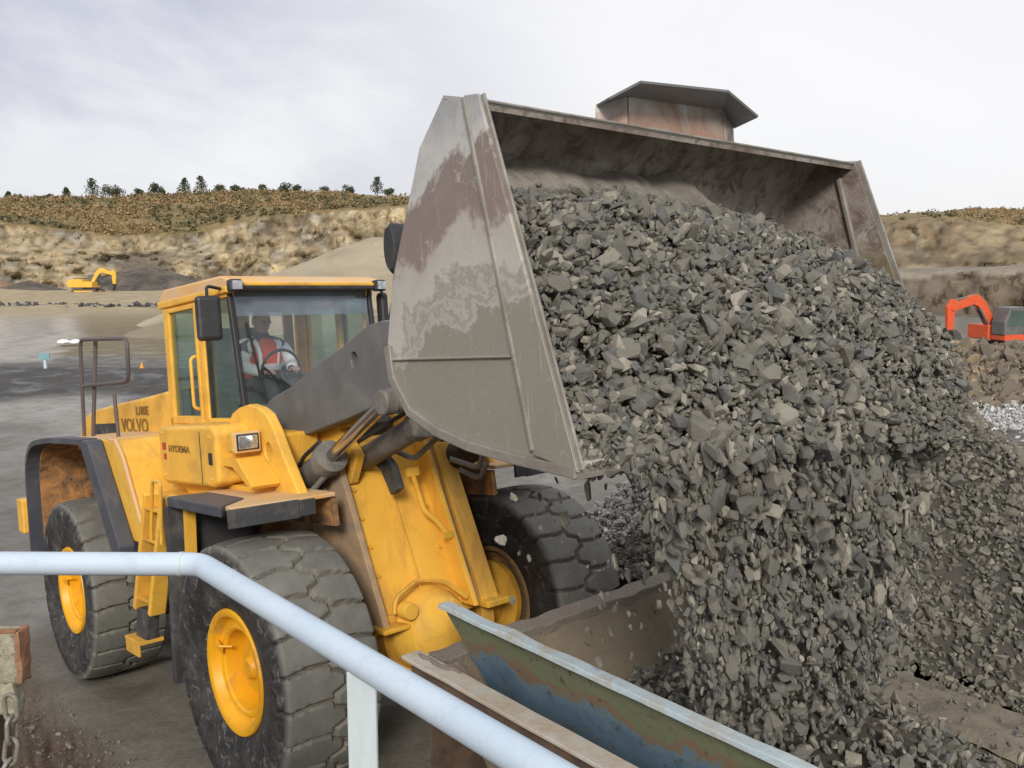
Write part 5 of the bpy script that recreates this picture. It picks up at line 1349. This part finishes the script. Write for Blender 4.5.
# sand-coloured stockpile behind the cab
def pile(name, cx, cy, top, rad, mat, label, n_=90, stretch=1.0, seed=0, ridge=0):
    vs = []; fs = []
    for i in range(n_+1):
        for j in range(n_+1):
            x = -1.2+2.4*i/n_; y_ = -1.2+2.4*j/n_
            xx = max(0, abs(x)-ridge) if ridge else x
            d = math.hypot(xx/(1-ridge) if ridge else x, y_)
            z = top*(1-d)+ (top*.03)*noise.noise(Vector((x*5, y_*5, seed)))+top*.02*noise.noise(Vector((x*16, y_*16, seed)))
            vs.append((cx+x*rad*stretch, cy+y_*rad, max(z, -.35)))
    for i in range(n_):
        for j in range(n_):
            a_ = i*(n_+1)+j; q = (a_, a_+n_+1, a_+n_+2, a_+1)
            if max(vs[k][2] for k in q) > -.34: fs.append(q)
    o = MB().add(vs, fs).build(name, mat, None, smooth=True); tag(o, label, kind='stuff'); return o
MT['pile_tan'] = surf('tan_crushed_stone', (.40, .345, .25), (.33, .285, .20), .95, scale=.2, dirt=(.28, .235, .165), dirt_amt=.45, dirt_scale=.3, bump=1, bump_scale=3)
MT['pile_olive'] = surf('olive_grey_stone', (.24, .205, .135), (.20, .17, .11), .95, scale=.2, dirt=(.30, .26, .19), dirt_amt=.4, dirt_scale=.3, bump=1, bump_scale=3)
MT['pile_dark'] = surf('dark_stone_dust', (.13, .11, .09), (.17, .14, .11), .95, scale=.2, dirt=(.05, .045, .04), dirt_amt=.5, dirt_scale=.3, bump=1, bump_scale=3)
MT['pile_red'] = surf('reddish_earth', (.34, .19, .105), (.28, .16, .09), .95, scale=.2, dirt=(.22, .14, .09), dirt_amt=.4, dirt_scale=.4, bump=1, bump_scale=2)
pile('stockpile', -8.6, 70, 6.1, 18.5, 'pile_tan', 'tall pale sand coloured stockpile behind the loader cab', seed=1, ridge=.12)
pile('stockpile', -12.5, 60, 2.3, 11, 'pile_olive', 'low olive grey stockpile left of the tall sand coloured one', seed=2, stretch=1.05, ridge=.3)
pile('stockpile', -60, 152, 3.9, 10, 'pile_dark', 'dark stone heap against the quarry face behind the yellow excavator', seed=3, stretch=1.5)
pile('stockpile', -67, 128, 2.0, 5.5, 'pile_dark', 'small black heap left of the yellow excavator', seed=4, stretch=1.3)
pile('stockpile', -86, 132, 3.0, 8, 'pile_red', 'reddish earth bank at the far left of the quarry floor', seed=5, stretch=2.2, ridge=.5)

# row of dark tyres / rubble and pale boulders on the left
r = random.Random(81); items = []
for _ in range(420): items.append(((r.uniform(-52, -27), 84+r.gauss(0, .8), .12+abs(r.gauss(0, .18))), r.uniform(.12, .5)))
MT['rubble_dark'] = rock_mat('dark_rubble', (.05, .05, .055), (.11, .105, .10), (.30, .29, .27))
o = rock_cloud('dark_rubble', items, 'rubble_dark', seed=23); tag(o, 'line of dark rubble across the quarry floor at far left', kind='stuff')
# brown rubble and pale gravel on the right below the orange excavator
items = []; r = random.Random(91)
for _ in range(9000):
    x = r.uniform(11, 26); y_ = r.uniform(25.5, 39)
    z = .15+.75*math.exp(-((y_-35)/3.5)**2)*sm(11, 16, x)
    items.append(((x, y_, z+r.gauss(0, .06)), min(.55, .06*math.exp(abs(r.gauss(0, .8))))))
MT['rubble_brown'] = rock_mat('brown_rubble', (.13, .11, .085), (.22, .185, .14), (.34, .25, .15))
o = rock_cloud('brown_rubble', items, 'rubble_brown', seed=29); tag(o, 'bank of brown rubble in front of the orange excavator', kind='stuff')
items = []
for _ in range(2600): items.append(((r.uniform(9.5, 17), r.gauss(22.6, .9), .22+abs(r.gauss(0, .12))), r.uniform(.03, .09)))
MT['gravel_white'] = rock_mat('pale_gravel', (.42, .42, .42), (.55, .55, .54), (.70, .70, .70))
o = rock_cloud('white_gravel', items, 'gravel_white', seed=31); tag(o, 'strip of whitish gravel right of the falling rock', kind='stuff')

# ================================================================ EXCAVATORS
def excavator(mat, loc, rz, sc, label, bs=.8):
    e = empty('excavator', loc=loc); e.rotation_euler = (0, 0, rz); e.scale = (sc, sc, sc)
    tag(e, label, 'excavator')
    for sy in (-1, 1):
        tr = MB().prism([(-1.9, .35), (-1.75, .75), (-1.4, .9), (1.4, .9), (1.75, .75), (1.9, .35), (1.6, .05), (-1.6, .05)], 'y', *sorted((sy*1.45, sy*.90))).build('track', 'ex_dark', e, bevel=.05)
        MB().box((0, sy*1.18, .5), (2.8, .60, .25)).build('track_frame', mat, tr)
    MB().lathe([(.0001, .85), (.7, .85), (.7, 1.08), (.0001, 1.08)], axis='z', n=20).build('slew_ring', 'ex_dark', e)
    MB().prism([(-2.35, 1.15), (-2.45, 1.6), (-2.35, 2.15), (-1.2, 2.30), (-.1, 2.22), (-.1, 1.9), (1.35, 1.9), (1.35, 1.08), (-2.1, 1.08)], 'y', -1.35, .25).prism([(-2.35, 1.15), (-2.45, 1.6), (-2.35, 2.15), (-1.2, 2.30), (-.1, 2.22), (.1, 1.5), (1.2, 1.4), (1.2, 1.08), (-2.1, 1.08)], 'y', .25, 1.35).build('house', mat, e, bevel=.06)
    MB().box((-1.2, .3, 2.33), (1.6, 1.4, .12)).build('engine_cover', 'ex_dark', e, bevel=.03)
    cb = MB().prism([(-.15, 1.4), (-.20, 2.85), (-.05, 2.95), (.95, 2.92), (1.25, 2.1), (1.25, 1.4)], 'y', .35, 1.35).build('cab', 'grey', e, bevel=.05)
    MB().prism([(.0, 1.9), (-.05, 2.75), (.85, 2.75), (1.10, 2.05), (1.0, 1.9)], 'y', 1.352, 1.37).build('window', 'glass_side', cb)
    bo = MB().prism([(.55, 1.75), (.75, 2.2), (1.7, 3.95), (2.45, 4.6), (3.05, 4.58), (4.9, 3.70), (5.0, 3.30), (4.75, 3.15), (2.9, 3.75), (2.4, 3.55), (1.85, 2.9), (1.3, 1.7)], 'y', -.40, .10).build('boom', mat, e, bevel=.03)
    MB().tube([(1.2, -.35, 1.7), (2.3, -.35, 3.4)], .10, 8).tube([(1.2, .10, 1.7), (2.3, .10, 3.4)], .10, 8).tube([(2.6, -.12, 4.6), (4.5, -.12, 4.15)], .09, 8).build('boom_rams', 'grey_dirty', bo)
    MB().prism([(4.45, 4.15), (4.9, 4.25), (5.35, 3.55), (5.22, 1.45), (4.85, 1.35), (4.68, 1.5), (4.58, 3.2)], 'y', -.30, .03).build('stick', mat, e, bevel=.03)
    MB().prism([(5.15, 1.5), (4.75, 1.55), (4.35, 1.2), (4.05, .6), (4.2, .25), (4.75, .1), (4.9, .6), (5.0, 1.1)], 'y', -.75, .5).build('bucket', 'ex_dark', e, bevel=.03)
    MB().box((-2.43, -.55, 1.6), (.08, 1.5, .35)).build('counterweight', mat, e, bevel=.03)
    for o_ in e.children:
        if o_.name.split('.')[0] in ('boom', 'stick', 'bucket'):
            o_.scale = (bs, bs, bs*.92); o_.location = (.8*(1-bs), 0, 1.9*(1-bs*.92))
    return e
excavator('ex_yellow', (-53.8, 117, .35), R(-4), .86, 'small yellow excavator far off on the quarry floor below the cliff')
eo = excavator('ex_orange', (23.4, 43.5, -.30), R(180+14), .84, 'orange excavator with bent boom and stick at the right edge', .68)

# signpost, boulders and marker on the left
sp_ = empty('signpost', loc=(-17.9, 35.0, -.25)); tag(sp_, 'thin post with a small teal board beside the far track', 'signpost')
MB().box((0, 0, .45), (.10, .10, .95)).build('post', 'rail', sp_); MB().box((0, -.06, .88), (.42, .04, .24)).build('board', 'teal', sp_)
def stone(name, loc, s, label, mat='white_stone'):
    i = rnd.randrange(len(SH)); v, f = SH[i]
    o = MB().add([tuple(q*s) for q in v], [tuple(q) for q in f.tolist()]).build(name, mat, None, bevel=.02*s, loc=loc); tag(o, label, 'boulder', 'pale boulders beside the far track'); return o
stone('boulder', (-15.8, 32.3, .15), .40, 'pale boulder nearest to the signpost')
stone('boulder', (-16.9, 32.8, .15), .36, 'pale boulder second left of the signpost')
stone('boulder', (-18.2, 33.5, .15), .34, 'pale boulder furthest left of the signpost')
mk = empty('marker_cone', loc=(-13.6, 33.5, .30)); mk.scale = (.6, .6, .6); tag(mk, 'small orange traffic cone on the dark bank behind the loader', 'traffic cone')
MB().lathe([(.0001, .42), (.03, .42), (.15, .04)], axis='z', n=16).build('cone', 'cone', mk, smooth=True); MB().box((0, 0, .02), (.40, .40, .05)).build('base', 'cone', mk)
for i, (x, lb) in enumerate(((-22.8, 'left white bag lying on the pale yard'), (-22.2, 'right white bag lying on the pale yard'))):
    bm = bmesh.new(); bmesh.ops.create_icosphere(bm, subdivisions=3, radius=1)
    for v in bm.verts: v.co = Vector((v.co.x*.30, v.co.y*.25, max(-.1, v.co.z*.13)))*(1+.15*noise.noise(v.co*2+Vector((i*3, 0, 0))))
    me = bpy.data.meshes.new('bag'); bm.to_mesh(me); bm.free(); me.materials.append(MT['tape']); me.shade_smooth()
    o = bpy.data.objects.new('bag', me); C.objects.link(o); o.location = (x, 46.5, .22); tag(o, lb, 'bag', 'white bags on the yard')

# ================================================================ TREES AND SCRUB
def leaves(mb, c, s, n, r, flat=1.0, leaf=.10):
    for _ in range(n):
        d = Vector((r.gauss(0, 1), r.gauss(0, 1), r.gauss(0, 1))).normalized()*r.random()**.45
        p = Vector(c)+Vector((d.x*s, d.y*s, d.z*s*flat)); L = leaf*r.uniform(.6, 1.4)
        u = Vector((r.gauss(0, 1), r.gauss(0, 1), r.gauss(0, 1))).normalized(); w = u.cross(Vector((r.gauss(0, 1), r.gauss(0, 1), r.gauss(0, 1)))).normalized()
        mb.add([p-u*L, p+w*L*.7, p+u*L, p-w*L*.7], [(0, 1, 2, 3)])
from mathutils.bvhtree import BVHTree
bvh = BVHTree.FromPolygons([v.co.copy() for v in gr.data.vertices], [tuple(p.vertices) for p in gr.data.polygons])
def ground_at(x, y_):
    h = bvh.ray_cast(Vector((x, y_, 200)), Vector((0, 0, -1)))
    return h[0].z if h[0] is not None else 0
TREES = [(22, .9, 0), (32, .8, 1), (63, 1.0, 1), (79, 1.2, 0), (104, 2.6, 0), (120, 2.2, 1), (127, 1.8, 1), (150, 1.3, 1), (164, 1.9, 1), (171, 1.5, 1), (194, 1.9, 0), (210, 2.3, 0), (228, 1.4, 1), (243, 1.2, 1), (268, 1.0, 1), (291, 1.5, 1), (302, 1.0, 1), (330, 1.2, 1), (352, 1.3, 1), (381, 2.3, 0), (393, 1.1, 1)]
kinds = {0: 'conifer', 1: 'round bush-like tree'}
for i, (px, s, kd) in enumerate(TREES):
    r = random.Random(200+i); Y = 255+r.uniform(-8, 10); X = (px-512)/917.2*Y*1.01; z = ground_at(X, Y)
    Ht = 1.7*s+1.3
    tr = empty('tree', loc=(X, Y, z-.3))
    where = 'on the left ridge' if px < 180 else ('above the cab' if px < 320 else 'near the bucket')
    tag(tr, ['taller dark conifer', 'low rounded dark tree'][kd]+' '+where+', number %s along the skyline from the left' % ['one','two','three','four','five','six','seven','eight','nine','ten','eleven','twelve','thirteen','fourteen','fifteen','sixteen','seventeen','eighteen','nineteen','twenty','twenty-one'][i], 'tree', 'trees along the quarry skyline')
    tk = MB().tube([(0, 0, -.5), (.05, 0, Ht*.4), (0, .05, Ht*.85)], [.16, .10, .03], 6)
    for k in range(6):
        a_ = r.uniform(0, 6.3); h = Ht*r.uniform(.25, .8); tk.tube([(0, 0, h), (math.cos(a_)*Ht*.22, math.sin(a_)*Ht*.22, h+Ht*.08)], [.04, .015], 5)
    tk.build('trunk', 'bark', tr)
    cr = MB()
    if kd == 0:
        for k in range(11):
            h = Ht*(.28+.70*k/10); w = Ht*.46*(1-.65*k/10)*r.uniform(.7, 1.2)
            leaves(cr, (r.gauss(0, .12), r.gauss(0, .12), h), w, 60, r, .5, .20)
    else:
        for k in range(8):
            a_ = r.uniform(0, 6.3); d = Ht*.35*r.random()
            leaves(cr, (math.cos(a_)*d, math.sin(a_)*d, Ht*r.uniform(.25, .65)), Ht*.27, 75, r, .8, .20)
    cr.build('crown', 'pine', tr)
# scrub on the slopes
def scrub(name, mat, n, seed, label, size, az=(-31, -6), rr_=(184, 262)):
    r = random.Random(seed); mb = MB(); n = int(n*1.15)
    for _ in range(n):
        a_ = R(r.uniform(*az)); d = r.uniform(*rr_); x, y_ = math.sin(a_)*d, math.cos(a_)*d
        if noise.noise(Vector((x*.05, y_*.03, seed))) < -.12: continue
        z = ground_at(x, y_); s = size*r.uniform(.4, 1.3)
        leaves(mb, (x, y_, z+s*.35), s, 13, r, .6, .30*size)
    o = mb.build(name, mat, None); tag(o, label, kind='stuff'); return o
scrub('dead_bracken', 'scrub', 2600, 1, 'brown dead bracken covering the slope above the left quarry face', .95)
scrub('gorse_scrub', 'gorse', 620, 2, 'olive green gorse bushes dotted over the left slope', 1.25)
scrub('dry_grass', 'scrub', 900, 3, 'dry brown grass along the top of the right quarry face', .32, (20, 31), (113, 150))
scrub('low_gorse', 'gorse', 160, 4, 'small dark gorse patches above the right quarry face', .7, (20, 31), (115, 150))

# ================================================================ SKY AND LIGHT
w = bpy.data.worlds.new('World'); SC.world = w; w.use_nodes = True
t = NT(w.node_tree); t.n.clear()
wo = t.add('ShaderNodeOutputWorld'); bg = t.add('ShaderNodeBackground'); bg.inputs['Strength'].default_value = .1
sun_el, sun_az = R(29), R(182)             # azimuth from +Y, clockwise positive
sky = t.add('ShaderNodeTexSky'); sky.sky_type = 'NISHITA'; sky.sun_disc = False; sky.sun_elevation = sun_el; sky.sun_rotation = sun_az
g = t.add('ShaderNodeTexCoord').outputs['Generated']
mp = t.add('ShaderNodeMapping'); mp.inputs['Scale'].default_value = (1.0, 1.0, 1.9); t.link(g, mp.inputs[0])
n1 = t.noise(mp.outputs[0], 2.6, 8, .55, .35); n2 = t.noise(mp.outputs[0], 1.1, 5, .5, .2)
sx = t.add('ShaderNodeSeparateXYZ'); t.link(g, sx.inputs[0])
grad = t.maprange(sx.outputs['X'], -.30, .10)
cloud = t.ramp(n1, [(.36, (5.2, 5.25, 6.2)), (.48, (6.5, 6.6, 7.5)), (.60, (8.6, 8.7, 9.0)), (.75, (10, 10, 10))])
white = t.ramp(n2, [(.3, (9.0, 8.85, 8.85)), (.6, (10.2, 10.1, 10.1))])
cl = t.mix(t.math('MULTIPLY', grad, .9), cloud, white)
horizon = t.maprange(sx.outputs['Z'], 0, .16, 1, 0)
cl = t.mix(t.math('MULTIPLY', horizon, .35), cl, (7.2, 7.3, 7.9))
fin = t.mix(.93, sky.outputs[0], cl)
t.link(fin, bg.inputs[0]); t.link(bg.outputs[0], wo.inputs[0])
sl = bpy.data.lights.new('sun', 'SUN'); sl.energy = 2.9; sl.angle = R(14); sl.color = (1, .94, .84)
so = bpy.data.objects.new('sun', sl); C.objects.link(so)
d = Vector((math.sin(sun_az)*math.cos(sun_el), math.cos(sun_az)*math.cos(sun_el), math.sin(sun_el)))
so.rotation_euler = d.to_track_quat('Z', 'Y').to_euler(); so.location = (0, 0, 30)
SC.cycles.use_denoising = True
SC.cycles.max_bounces = 6; SC.cycles.transparent_max_bounces = 12
